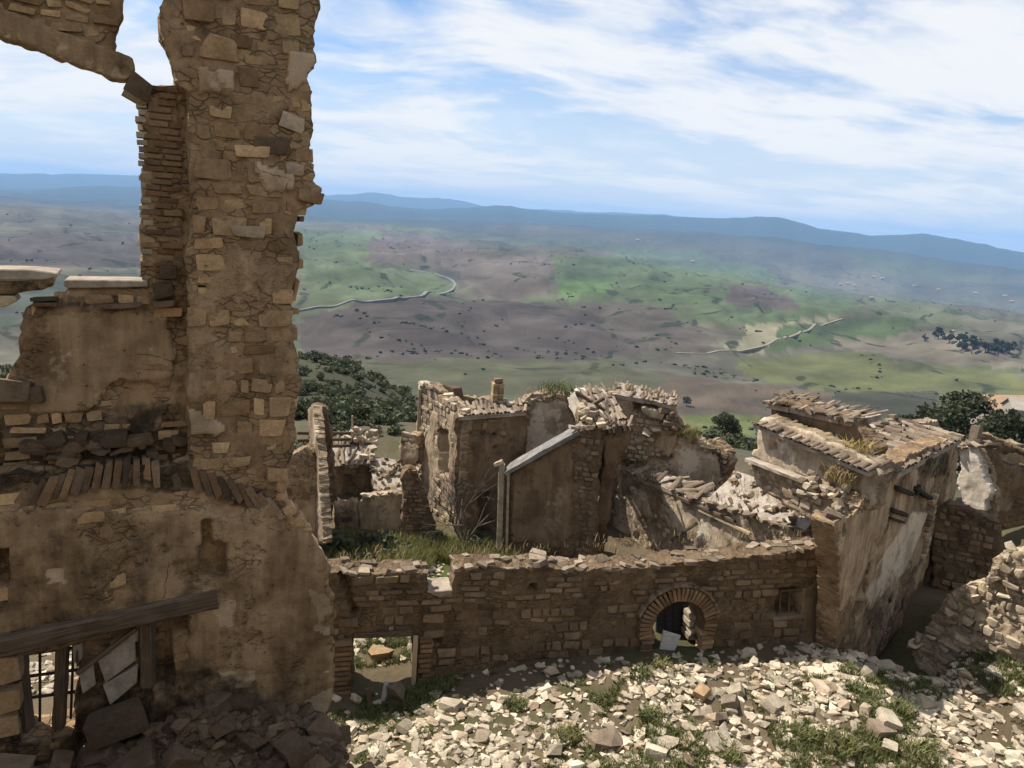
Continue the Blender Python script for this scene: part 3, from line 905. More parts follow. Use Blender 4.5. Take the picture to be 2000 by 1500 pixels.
    c = t.mix(t.math('MULTIPLY', hedge, 0.85), c, (0.02, 0.025, 0.014))
    h = t.math('ADD', t.math('MULTIPLY', n2, 0.4), n3)
    bs = finish(t, c, 0.95, h, 0.55, 0.12, 0.1)
    g1 = t.noise(t.mapping(geo, scale=(1, 1, 0.3)), 0.0065, 4, 0.5, 0.8)
    g1 = t.math('MULTIPLY', t.math('ABSOLUTE', t.math('SUBTRACT', g1, 0.5)), t.maprange(t.node('ShaderNodeVectorMath', {0: geo}, operation='LENGTH').outputs['Value'], 250, 700))
    b2 = t.node('ShaderNodeBump', {'Height': g1, 'Strength': 0.7, 'Distance': 22.0})
    b1 = bs.inputs['Normal'].links[0].from_node
    t.l.new(b2.outputs[0], b1.inputs['Normal'])
    me.materials.append(mt)
    o = add('ground', me)
    tag(o, None, None, kind='structure')
    o['label'] = 'hillside ground falling from the rubble yard to a valley of fields and blue mountains'
build_ground()
def gz(x, y):
    return float(ground_z(np.array([x]), np.array([y]))[0])

# ------------------------------------------------------------------ the tall facade on the left
def build_facade():
    T = thing('facade_ruin', 'tall ruined stone facade with a leaning broken tower at the left', 'ruin', (FAC.A[0], FAC.A[1], -8.4))
    front = [(352, -70), (312, 30), (318, 72), (338, 120), (345, 165), (366, 172), (368, 560), (366, 860), (362, 905), (300, 912), (200, 905), (100, 915),
             (0, 925), (-90, 930), (-90, 1560), (645, 1470), (641, 1400), (648, 1300), (650, 1190), (645, 1110), (610, 1050), (560, 985), (552, 945), (565, 900), (580, 870),
             (572, 800), (592, 745), (580, 700), (568, 640), (576, 560), (580, 480), (586, 415), (618, 405), (632, 368), (612, 358), (616, 345), (602, 290), (611, 255),
             (605, 215), (611, 180), (600, 150), (618, 115), (606, 80), (618, 40), (622, 0), (620, -70)]
    soot_shade = [([(-90, 850), (200, 850), (362, 830), (366, 930), (540, 960), (560, 1000), (330, 960), (100, 960), (-90, 980)], 0.9),
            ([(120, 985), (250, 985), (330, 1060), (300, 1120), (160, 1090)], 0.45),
            ([(-90, 1200), (300, 1190), (420, 1150), (360, 1400), (640, 1500), (-90, 1560)], 0.55),  # paints the dim shade of the lower left into the wall
            ([(450, 1080), (560, 1085), (550, 1150), (470, 1150)], 0.4), ([(-90, 1000), (350, 1000), (400, 1160), (420, 1300), (640, 1290), (645, 1470), (-90, 1560)], 0.5), ([(-90, 1330), (420, 1290), (645, 1400), (645, 1470), (-90, 1560)], 0.75),  # the broad zones paint the lower wall's shade into its colour
            ([(350, 30), (430, 20), (430, 110), (350, 130)], 0.55),  # painted shadow near the top left of the tower
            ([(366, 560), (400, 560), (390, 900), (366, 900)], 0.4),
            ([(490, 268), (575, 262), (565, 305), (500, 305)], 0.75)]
    plz = [([(0, 990), (640, 1000), (648, 1420), (360, 1420), (370, 1200), (0, 1240)], 0.60),
           ([(550, 85), (608, 95), (605, 160), (575, 175), (555, 120)], 1.0),
           ([(365, 795), (405, 800), (440, 850), (375, 855)], 1.0),
           ([(605, 1150), (640, 1160), (640, 1235), (608, 1235)], 1.0),
           ([(490, 310), (520, 318), (575, 345), (572, 380), (520, 372), (495, 345)], 1.0), ([(395, 130), (470, 140), (465, 185), (390, 175)], 0.86), ([(420, 1180), (455, 1175), (450, 1225), (425, 1220)], 0.95), ([(430, 1300), (500, 1310), (490, 1345), (440, 1335)], 0.9), ([(590, 1370), (640, 1340), (640, 1400), (600, 1400)], 0.95), ([(90, 1110), (130, 1105), (128, 1135), (95, 1135)], 0.9)]
    holes = [[(38, 1288), (150, 1262), (150, 1440), (40, 1460)]]
    rec = [([(395, 1015), (410, 1012), (415, 1060), (446, 1062), (444, 1130), (388, 1135), (388, 1070), (396, 1060)], 0.28),
           ([(300, 1215), (368, 1190), (372, 1238), (338, 1245), (342, 1345), (305, 1345)], 0.35),
           ([(150, 1260), (300, 1215), (303, 1345), (270, 1460), (150, 1470)], 0.22),
           ([(-20, 1075), (18, 1075), (20, 1145), (-20, 1145)], 0.3),
           ([(388, 560), (404, 560), (404, 573), (388, 573)], 0.2),
           ([(322, 510), (352, 510), (352, 545), (322, 545)], 0.22)]
    W = wall(T, 'front_wall', FAC, front, 0.75, 0.042, 0.07, 0.03, holes, rec, 'facade', 0.27, plz, soot_shade, 3, [
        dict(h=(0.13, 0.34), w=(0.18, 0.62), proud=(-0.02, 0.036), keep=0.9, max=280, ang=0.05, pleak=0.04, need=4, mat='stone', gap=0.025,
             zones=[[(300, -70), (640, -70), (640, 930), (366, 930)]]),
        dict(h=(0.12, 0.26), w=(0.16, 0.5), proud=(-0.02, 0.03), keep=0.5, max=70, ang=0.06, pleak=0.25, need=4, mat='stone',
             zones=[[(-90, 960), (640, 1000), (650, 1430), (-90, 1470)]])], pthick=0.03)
    # ragged stones sticking out of the tower's broken right edge, and the split-off leaf behind it
    off = base_of(W)
    edge = [(610, 20), (612, 62), (605, 100), (613, 118), (604, 168), (606, 200), (608, 235), (604, 270), (606, 300), (612, 335), (600, 345), (622, 372), (608, 395),
            (598, 430), (595, 470), (592, 520), (588, 570), (585, 615), (582, 660), (586, 705), (592, 750), (588, 790), (580, 830), (574, 868), (562, 905), (556, 935)]
    for i, (x, y) in enumerate(edge):
        gap = 412 < y < 720
        piece('stone', 'block', 'stone', W, FAC.px(x - (3 if gap else 15), y, -0.42 if gap else -0.18),
              (RNG.uniform(0.12, 0.3) if not gap else RNG.uniform(.06, .15), 0.32, RNG.uniform(0.08, 0.34)), FAC.rot(RNG.normal(0, 0.12)), 0.05, off)
    piece('stone', 'block', 'stone', W, FAC.px(606, 384, -0.15), (0.42, 0.4, 0.17), FAC.rot(0.12), 0.03, off)
    for x, y, w, h, a in ((575, 330, 0.3, 0.2, .2), (572, 240, 0.34, 0.22, .25), (528, 350, 0.3, 0.3, -.5), (485, 452, 0.5, 0.17, 0), (430, 90, .42, .3, .3)):
        piece('stone', 'round', 'stone_p' if y > 200 else 'stone', W, FAC.px(x, y, -0.03), (w, 0.14, h), FAC.rot(a), 0.03, off)
    piece('stone', 'round', 'stone_d', W, FAC.px(530, 284, -0.03), (0.6, 0.12, 0.27), FAC.rot(0.05), 0.03, off)
    for x, y in ((556, 950), (560, 972), (572, 998), (590, 1020), (606, 1040), (622, 1062), (634, 1085), (642, 1110), (646, 1140), (648, 1170), (648, 1215), (647, 1260), (645, 1310), (643, 1350)):
        piece('stone', 'round', 'stone', W, FAC.px(x - RNG.uniform(4, 16), y, -0.12 + RNG.normal(0, .03)), (RNG.uniform(.14, .34), .3, RNG.uniform(.09, .2)), FAC.rot(RNG.normal(0, .25)), .08, off)
    # recessed upper wall left of the tower, with its jamb of thin bricks
    UP = FAC.shift(-0.34)
    upper = [(40, 640), (55, 600), (75, 590), (100, 588), (122, 582), (130, 560), (250, 562), (300, 556), (372, 540), (385, 930), (-90, 1000), (-90, 790), (0, 765), (30, 700)]
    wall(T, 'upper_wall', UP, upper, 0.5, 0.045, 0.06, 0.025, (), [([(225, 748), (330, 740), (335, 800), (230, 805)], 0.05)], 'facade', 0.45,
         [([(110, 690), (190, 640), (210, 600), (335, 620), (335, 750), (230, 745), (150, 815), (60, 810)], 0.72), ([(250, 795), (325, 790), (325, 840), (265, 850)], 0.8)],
         [([(60, 575), (300, 575), (340, 600), (300, 605), (60, 625)], 0.8), ([(-90, 800), (140, 805), (370, 770), (370, 960), (-90, 980)], 0.75), ([(330, 560), (372, 560), (372, 930), (335, 930)], 0.7)], 5, [  # last zone paints the shadow gap beside the tower
        dict(h=(0.1, 0.25), w=(0.18, 0.55), proud=(-0.02, 0.045), keep=0.92, max=150, pleak=0.05, need=4, mat='stone', gap=0.022, ang=0.04)])
    BP = FAC.shift(-0.30)
    pier = [(284, 178), (300, 168), (392, 160), (392, 580), (300, 585), (276, 545), (274, 440), (279, 330), (282, 240)]
    P = wall(T, 'brick_pier', BP, pier, 0.55, 0.045, 0.03, 0.015, (), (), 'facade', 0.2, (), [([(340, 170), (368, 170), (368, 560), (335, 560)], 0.7)], 6, [  # dark zone paints the shadow strip next to the tower
        dict(h=(0.075, 0.095), w=(0.2, 0.3), proud=(0.0, 0.03), keep=0.97, max=280, need=4, kind='brick', mat='brick', name='brick', depth=0.2, gap=0.012, ang=0.015,
             zones=[[(270, 160), (352, 160), (350, 560), (270, 560)]])])
    off = base_of(P)
    u_l = BP.uv(281, 350)[0]
    v = BP.uv(285, 545)[1]; top = BP.uv(285, 185)[1]
    while v < top:                                   # toothed brick ends on the lit side of the pier
        xo = 279 if v > -1.2 else 276
        u = BP.uv(xo + random.uniform(-4, 5), 350)[0]
        piece('brick', 'brick', 'stone_p', P, BP.at(u - 0.02, v, -0.24), (0.13, random.uniform(0.4, 0.5), 0.07), BP.rot(random.gauss(0, 0.02)), 0.015, off)
        v += random.uniform(0.085, 0.1)
    # lit sill slabs of the lost window
    s1 = prism(T, 'sill', UP, [(128, 545), (286, 547), (290, 556), (288, 562), (132, 563), (124, 556)], 0.5, 'sill', 0.06, 0.006)
    prism(T, 'sill', UP, [(-90, 524), (60, 526), (114, 532), (112, 540), (90, 548), (30, 550), (-90, 548)], 0.5, 'sill', 0.03, 0.008)
    wall(T, 'sill_bed', UP, [(-90, 545), (100, 546), (104, 556), (80, 566), (20, 572), (-90, 570)], 0.4, 0.045, 0.05, 0.03, (), (), 'facade', 0.2, (), [([(-90, 540), (110, 540), (110, 580), (-90, 580)], .8)], 8)
    prism(T, 'sill_bracket', UP, [(-90, 576), (28, 578), (34, 588), (10, 600), (-90, 602)], 0.35, 'pale_timber', 0.0)
    for x, y, w, h in ((88, 583, .34, .05), (90, 592, .3, .06), (240, 596, .5, .07), (320, 565, .28, .22), (318, 590, .32, .09), (45, 770, .55, .24), (20, 760, .5, .3), (330, 530, .25, .2)):
        piece('stone', 'block', 'shade_rock' if y < 700 else 'stone_d', T, UP.px(x, y, 0.02), (w, 0.3, h), UP.rot(RNG.normal(0, 0.05)), 0.04)
    # cornice ledge with sooty rubble between upper wall and relieving arch
    for i in range(30):
        x = RNG.uniform(-60, 366); y = 878 + RNG.normal(0, 14)
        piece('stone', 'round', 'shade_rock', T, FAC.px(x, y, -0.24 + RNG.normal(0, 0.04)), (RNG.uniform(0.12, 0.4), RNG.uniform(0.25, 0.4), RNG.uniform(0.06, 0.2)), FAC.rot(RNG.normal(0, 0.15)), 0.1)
    # relieving arch: bricks set on edge
    ar = bpy.data.objects.new('relieving_arch', None); COL.objects.link(ar); ar.parent = T
    arc = []
    for k in range(27):
        f = k / 26; x = 36 + 500 * f
        y = 926 + 66 * ((x - 275) / 260) ** 2
        arc.append((x, y, -1.25 * math.atan(132 * (x - 275) / 260 ** 2)))
    for i, (x, y, a) in enumerate(arc):
        if i in (15, 17): continue
        big = False
        piece('voussoir', 'block', ('brick', 'stone_d', 'shade_rock', 'brick', 'stone_d')[i % 5], ar, FAC.px(x, y + (6 if big else 0), -0.145 + RNG.normal(0, 0.012)), (RNG.uniform(0.10, 0.135), 0.34, RNG.uniform(.40, .46)), FAC.rot(a), 0.02)
    # broken lintel and the masonry it still carries, top left
    LP = FAC.shift(-0.28)
    wall(T, 'lintel', LP, [(-90, -22), (60, 36), (215, 96), (262, 118), (266, 136), (256, 154), (238, 158), (120, 114), (-90, 36)], 0.42, 0.04, 0.025, 0.014, (), (), 'facade', 0.75, (), [([(195, 130), (270, 120), (270, 165), (200, 165)], .6)], 19)
    wall(T, 'lintel_masonry', LP, [(-90, -70), (238, -70), (226, 0), (232, 36), (216, 106), (150, 80), (80, 54), (-90, -8)], 0.45, 0.045, 0.06, 0.03, (), (), 'facade', 0.3, (),
         [([(30, 0), (215, 70), (205, 90), (20, 20)], 0.4)], 9, [dict(h=(0.07, 0.16), w=(0.15, 0.4), proud=(-0.01, 0.06), keep=0.95, max=60, need=4, mat='stone', ang=0.12, zones=None)])
    piece('hanging_block', 'block', 'stone_d', T, LP.px(272, 168, -0.1), (0.36, 0.34, 0.28), LP.rot(0.55), 0.03)
    piece('hanging_block', 'block', 'stone_d', T, LP.px(262, 190, -0.12), (0.34, 0.3, 0.09), LP.rot(0.5), 0.03)
    # long timber lintel and the remains of the window below it
    bar(T, 'timber_lintel', FAC.px(-90, 1278, -0.02), FAC.px(424, 1166, -0.06), 0.34, 0.30, 'timber', 0, 0.02, 14)
    bar(T, 'window_post', FAC.px(32, 1270, -0.2), FAC.px(50, 1440, -0.2), 0.12, 0.2, 'timber', 0, 0.03)
    bar(T, 'window_post', FAC.px(120, 1260, -0.25), FAC.px(112, 1440, -0.25), 0.14, 0.16, 'timber', 0, 0.03)
    for y in (1300, 1345, 1388):
        bar(T, 'window_bar', FAC.px(48, y, -0.3), FAC.px(150, y - 14, -0.3), 0.035, 0.04, 'iron', 0, 0.02, 4)
    bar(T, 'window_bar', FAC.px(72, 1268, -0.31), FAC.px(72, 1435, -0.31), 0.03, 0.03, 'iron', 0, 0.02, 4)
    bar(T, 'window_bar', FAC.px(140, 1262, -0.31), FAC.px(134, 1430, -0.31), 0.03, 0.03, 'iron', 0, 0.02, 4)
    bar(T, 'window_bar', FAC.px(150, 1320, -0.05), FAC.px(265, 1235, -0.1), 0.06, 0.07, 'timber', 0, 0.03, 5)
    bar(T, 'window_post', FAC.px(287, 1222, -0.12), FAC.px(290, 1345, -0.12), 0.16, 0.2, 'timber', 0, 0.03)
    for poly in ([(152, 1330), (180, 1310), (186, 1350), (160, 1370)], [(188, 1300), (262, 1262), (266, 1300), (205, 1345)], [(214, 1270), (272, 1230), (270, 1262), (216, 1296)], [(140, 1272), (158, 1266), (160, 1300), (142, 1308)], [(200, 1350), (270, 1310), (268, 1345), (215, 1390)]):
        prism(T, 'broken_panel', FAC, poly, 0.10, 'debris', -0.10 - random.uniform(0, .08), 0.006)
    piece('sill_block', 'block', 'stone_d', T, FAC.px(228, 1400, 0.12), (0.86, 0.4, 0.42), FAC.rot(-0.2), 0.03)
    for x, y, w, h in ((20, 1300, .3, .4), (22, 1360, .28, .36), (12, 1410, .34, .3)):
        piece('stone', 'block', 'stone', T, FAC.px(x, y, 0.0), (w, 0.3, h), FAC.rot(RNG.normal(0, 0.03)), 0.03)
build_facade()

# ------------------------------------------------------------------ long wall with the arched gate
def build_long_wall():
    L = LONG
    T = thing('boundary_wall', 'long low rubble wall with a brick arched gateway crossing the yard', 'wall', L.at(6.5, -11.2))
    outline = [(560, 1120), (660, 1118), (740, 1124), (790, 1118), (832, 1120), (833, 1158), (858, 1166), (884, 1160), (884, 1112), (930, 1106), (1000, 1112), (1040, 1104), (1100, 1116), (1180, 1110), (1250, 1108),
               (1330, 1098), (1400, 1096), (1480, 1086), (1560, 1074), (1630, 1066), (1662, 1060), (1670, 1330), (1300, 1330), (1000, 1330), (850, 1370), (812, 1400), (812, 1345), (806, 1238), (690, 1242), (690, 1440), (560, 1460)]
    arch = [(1274, 1300), (1274, 1222), (1280, 1198), (1296, 1178), (1320, 1169), (1344, 1175), (1360, 1190), (1368, 1214), (1368, 1300)]
    W = wall(T, 'masonry', L, outline, 0.72, 0.06, 0.05, 0.03, [arch], [([(1520, 1152), (1566, 1148), (1562, 1200), (1516, 1204)], 0.4), ([(1033, 1142), (1047, 1142), (1047, 1155), (1033, 1155)], 0.3), ([(660, 1120), (672, 1120), (700, 1195), (690, 1205)], 0.22), ([(846, 1240), (860, 1238), (860, 1256), (846, 1256)], 0.2)],
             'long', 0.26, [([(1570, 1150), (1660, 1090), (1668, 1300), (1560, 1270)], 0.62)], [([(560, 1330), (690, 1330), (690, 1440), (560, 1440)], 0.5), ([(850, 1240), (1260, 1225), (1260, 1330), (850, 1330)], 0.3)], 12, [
        dict(h=(0.13, 0.30), w=(0.2, 0.62), proud=(-0.012, 0.045), keep=0.92, max=295, need=5, mat='stone_d', gap=0.02, pleak=0.05)])
    # coping: pale lit stones bedded along the broken top
    tops = outline[1:21]
    i = 0
    for (x0, y0), (x1, y1) in zip(tops[:-1], tops[1:]):
        if abs(x1 - x0) < 20: continue
        u, v = L.uv(x0, y0); u1, v1 = L.uv(x1, y1)
        while u < u1:
            w = RNG.uniform(0.14, 0.5)
            f = (u - L.uv(x0, y0)[0]) / (u1 - L.uv(x0, y0)[0] + 1e-6)
            vv = v + (v1 - v) * f
            for row, off in ((0, -0.12), (1, -0.38), (2, -0.62)):
                if RNG.random() < (0.8 if row == 0 else 0.55):
                    piece('coping_stone', 'block', 'coping', T, L.at(u + w / 2 + RNG.normal(0, .05), vv + RNG.uniform(-0.06, 0.03), off + RNG.normal(0, .05)), (w * RNG.uniform(.6, 1.1), RNG.uniform(0.14, 0.32), RNG.uniform(0.05, 0.15)), L.rot(RNG.normal(0, 0.1)) @ Matrix.Rotation(RNG.normal(0, .3), 4, 'Z'), 0.12)
            u += w
    # brick ring of the gate
    cx, cy = 1321, 1219
    cu, cv = L.uv(cx, cy)
    ru = (L.uv(1384, cy)[0] - L.uv(1258, cy)[0]) / 2
    rv = L.uv(cx, 1157)[1] - cv
    R = bpy.data.objects.new('gate_arch', None); COL.objects.link(R); R.parent = T
    n = 31
    for k in range(n):
        a = math.radians(-14 + 208 * k / (n - 1))
        p = L.at(cu + ru * math.cos(a), cv + rv * math.sin(a), 0.0)
        ang = math.atan2(rv * math.sin(a), ru * math.cos(a))
        piece('voussoir', 'brick', 'brick', R, p, (0.36, 0.34, 0.085), L.rot(ang), 0.02)
    for k in range(n):                                                    # thin hood course over the ring
        a = math.radians(20 + 140 * k / (n - 1))
        piece('hood_brick', 'brick', 'stone_d', R, L.at(cu + (ru + .23) * math.cos(a), cv + (rv + .23) * math.sin(a), 0.03), (0.07, 0.2, 0.12), L.rot(math.atan2(math.sin(a), math.cos(a))), 0.03)
    for sx in (1263, 1377):
        for k in range(5):
            piece('jamb_brick', 'brick', 'stone' if sx > 1300 else 'brick', R, L.px(sx + RNG.normal(0, 2), 1232 + 9 * k, -0.03), (0.34, 0.34, 0.10), L.rot(0), 0.02)
    # reveal blocks caught by the sun, inside the gate
    for x, y in ((1277, 1242), (1278, 1256), (1364, 1232), (1366, 1246), (1362, 1258), (1366, 1220)):
        piece('reveal_stone', 'block', 'stone_p', R, L.px(x, y, -0.55), (0.24, 0.5, 0.16), L.rot(0), 0.05)
    g = L.shift(-0.85)
    D = prism(T, 'gate_leaf', g, [(1282, 1175), (1350, 1172), (1342, 1300), (1282, 1300)], 0.07, 'dark_door', 0)
    for x in (1298, 1314, 1330):
        prism(D, 'plank_joint', g, [(x, 1178), (x + 1.5, 1178), (x + 1.0, 1298), (x - .5, 1298)], 0.02, 'dark', 0.012)
    # window in the right part of the wall: frame and bars in the recess
    wn = L.shift(-0.2)
    fr = bpy.data.objects.new('window', None); COL.objects.link(fr); fr.parent = T
    for a, b in (((1524, 1154), (1522, 1202)), ((1560, 1151), (1556, 1199)), ((1524, 1154), (1560, 1151)), ((1542, 1153), (1539, 1200))):
        bar(fr, 'window_bar', wn.px(*a), wn.px(*b), 0.06, 0.06, 'timber', 0, 0.02, 3)
    prism(T, 'window_sill', L, [(1508, 1204), (1570, 1199), (1570, 1206), (1508, 1211)], 0.3, 'coping', 0.05, 0.01)
    # pale cut sill of the notch
    prism(T, 'notch_sill', L, [(834, 1156), (884, 1152), (884, 1158), (860, 1166), (846, 1164)], 0.72, 'sill', 0.02, 0.01)
    prism(T, 'lintel_plank', L, [(690, 1238), (808, 1230), (808, 1243), (690, 1248)], 0.7, 'timber', 0.02, 0.006)
    jb = L
    for k in range(16):
        piece('jamb_brick', 'brick', 'brick', T, L.px(668 + RNG.normal(0, 3), 1252 + k * 9.5, 0.0), (0.42, 0.34, 0.095), L.rot(0.02), 0.02)
    for k in range(9):
        piece('jamb_brick', 'brick', 'brick', T, L.px(830 + RNG.normal(0, 2), 1246 + k * 9.5, 0.0), (0.3, 0.34, 0.095), L.rot(0.02), 0.02)
    p = bar(None, 'timber_post', L.px(811, 1238, 0.12), L.px(806, 1352, 0.12), 0.11, 0.12, 'pale_timber', 0, 0.02)
    tag(p, 'pale upright timber post beside the square opening in the low wall', 'post')
    b = prism(None, 'leaning_board', L.shift(0.12), [(1296, 1232), (1330, 1242), (1318, 1272), (1288, 1272)], 0.05, 'grey_board', 0)
    tag(b, 'pale grey board leaning in the arched gateway', 'board')
build_long_wall()

# ------------------------------------------------------------------ the houses of the ruined village
Z = np.array([0, 0, 1.0])
ST = lambda **k: dict(dict(h=(0.14, 0.3), w=(0.2, 0.5), proud=(-0.02, 0.06), keep=0.9, max=120, need=4, mat='stone_p', gap=0.03, pmax=0.5), **k)
def line_stones(T, p0, p1, n, size, mat='stone_p', kind='block', name='stone', jit=0.08):
    p0, p1 = np.asarray(p0, float), np.asarray(p1, float)
    for k in range(n):
        p = p0 + (p1 - p0) * ((k + RNG.uniform(0.2, 0.8)) / n) + RNG.normal(0, jit, 3) * np.array([1, 1, 0.4])
        s = np.array(size) * RNG.uniform(0.6, 1.25, 3)
        piece(name, kind, mat, T, p, s, basis(*np.eye(3)), 0.25)
def build_tall_house():
    CF = Plane((-1.72, 26.9), (0.75, 27.5)); CL = Plane((-4.3, 31.3), (-1.72, 26.9))
    T = thing('ruined_house', 'tall roofless house with a narrow slit window and small chimney', 'house', (-1.7, 27.2, -12.0))
    wall(T, 'side_wall', CL, [(816, 752), (834, 748), (852, 764), (882, 786), (903, 803), (905, 815), (896, 960), (893, 1060), (862, 1085), (846, 1030), (800, 935), (792, 905), (810, 885), (815, 820)], 0.5, 0.09, 0.10, 0.03,
         (), [([(858, 842), (866, 836), (877, 842), (876, 930), (858, 925)], 0.42)], 'house', 0.45, [([(845, 800), (858, 810), (855, 920), (825, 890)], 0.6)], (), 31, [ST(max=150, pleak=.1)])
    wall(T, 'front_wall', CF, [(890, 812), (960, 806), (1028, 800), (1026, 900), (1020, 1080), (888, 1080)], 0.5, 0.09, 0.05, 0.02, (),
         [([(x - 3, y - 3), (x + 3, y - 3), (x + 3, y + 3), (x - 3, y + 3)], 0.3) for x in (918, 965) for y in (850, 872)] + [([(935, 965), (962, 962), (962, 1060), (935, 1060)], 0.4)], 'brown', 0.62, (), [([(900, 960), (1020, 940), (1020, 1080), (890, 1080)], 0.35)], 32, [ST(max=24, mat='stone_d', pleak=.1)])
    bk = CF.shift(-3.6)
    wall(T, 'rear_wall', bk, [(826, 760), (1010, 790), (1015, 900), (850, 900)], 0.4, 0.14, 0.12, 0.03, (), (), 'house', 0.4, (), (), 33)
    e0, e1 = CF.px(896, 812, 0.12), CF.px(1026, 802, 0.12)
    roof(T, 'roof', e0, e1, e0 - CF.n * 1.1 + Z * 0.12, e1 - CF.n * 1.1 + Z * 0.12, 17, 2, keep=0.92, mess=0.05, seed=4)
    q = CF.px(980, 798, -0.9)
    ch = bpy.data.objects.new('chimney', None); COL.objects.link(ch); ch.parent = T
    for k in range(8):
        for s in (-0.11, 0.11):
            piece('brick', 'brick', 'stone' if k % 3 else 'stone_p', ch, q + CF.u * s * (1 if k % 2 else 1.0) + Z * (0.05 + 0.095 * k), (0.21, 0.4, 0.09), CF.rot(0), 0.02)
    piece('chimney_cap', 'block', 'shade_rock', ch, q + Z * 0.86, (0.34, 0.36, 0.16), CF.rot(0.1), 0.05)
    line_stones(T, CL.px(834, 750, -.2), CL.px(903, 805, -.2), 16, (0.36, 0.36, 0.16))
    prism(T, 'roof_remnant', CL.shift(-0.6), [(852, 758), (868, 752), (884, 758), (888, 782), (870, 776)], 0.4, 'shade_rock', 0, 0.02)
    bar(T, 'corner_post', CL.px(822, 760, .02), CL.px(817, 885, .02), 0.14, 0.14, 'concrete', 0, .03)
    piece('cap_stone', 'block', 'stone_p', T, CL.px(826, 749, -.1), (0.5, 0.45, 0.14), CL.rot(0), 0.05)
    wall(T, 'annex_wall', Plane((-4.9, 30.2), (-3.9, 29.6)), [(783, 850), (800, 846), (815, 848), (815, 905), (790, 915), (781, 905)], 0.4, 0.09, 0.08, 0.03, (), (), 'house', 0.5, (), (), 34, ST(max=16))
build_tall_house()

def build_gable_house():
    DF = Plane((-0.42, 25.7), (3.4, 25.0))
    T = thing('lean_to_house', 'ruined house with a sloping grey slab roof and pale corner post', 'house', (1.2, 25.5, -12.0))
    wall(T, 'front_wall', DF, [(996, 922), (1060, 884), (1120, 850), (1126, 842), (1150, 832), (1168, 834), (1174, 870), (1166, 950), (1164, 1120), (990, 1120)], 0.5, 0.08, 0.05, 0.025, (),
         (), 'brown', 0.4, [([(1002, 925), (1118, 856), (1120, 1040), (1100, 1060), (1000, 1060)], 0.66), ([(1060, 990), (1085, 960), (1115, 940), (1118, 1030), (1070, 1040)], 0.8)],
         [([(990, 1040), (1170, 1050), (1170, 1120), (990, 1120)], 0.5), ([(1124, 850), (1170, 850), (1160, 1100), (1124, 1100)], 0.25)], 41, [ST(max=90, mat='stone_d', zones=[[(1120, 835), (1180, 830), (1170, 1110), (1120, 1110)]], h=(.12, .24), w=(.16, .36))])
    e0, e1 = DF.px(986, 920, 0.18), DF.px(1128, 840, 0.18)
    roof(T, 'roof_slab', e0, e1, e0 - DF.n * 1.15 + Z * 0.02, e1 - DF.n * 1.15 + Z * 0.02, 1, 1, mat='slab', thick=0.14, tiles=False, seed=6)
    bar(T, 'corner_post', DF.px(979, 908, -0.1), DF.px(974, 1075, -0.1), 0.22, 0.26, 'concrete', 0, 0.02)
    bar(T, 'corner_post', DF.px(994, 918, 0.05), DF.px(990, 1075, 0.05), 0.10, 0.14, 'concrete', 0, 0.02)
    line_stones(T, DF.px(1120, 838, -.1), DF.px(1172, 830, -.1), 9, (0.34, 0.4, 0.13), 'stone_p')
    line_stones(T, DF.px(1135, 800, -.6), DF.px(1165, 835, -.3), 16, (0.36, 0.4, 0.16), 'stone_p', jit=.16)
    piece('cap_stone', 'block', 'stone_p', T, DF.px(974, 905, -0.05), (0.34, 0.34, 0.14), DF.rot(0.5), 0.05)
build_gable_house()

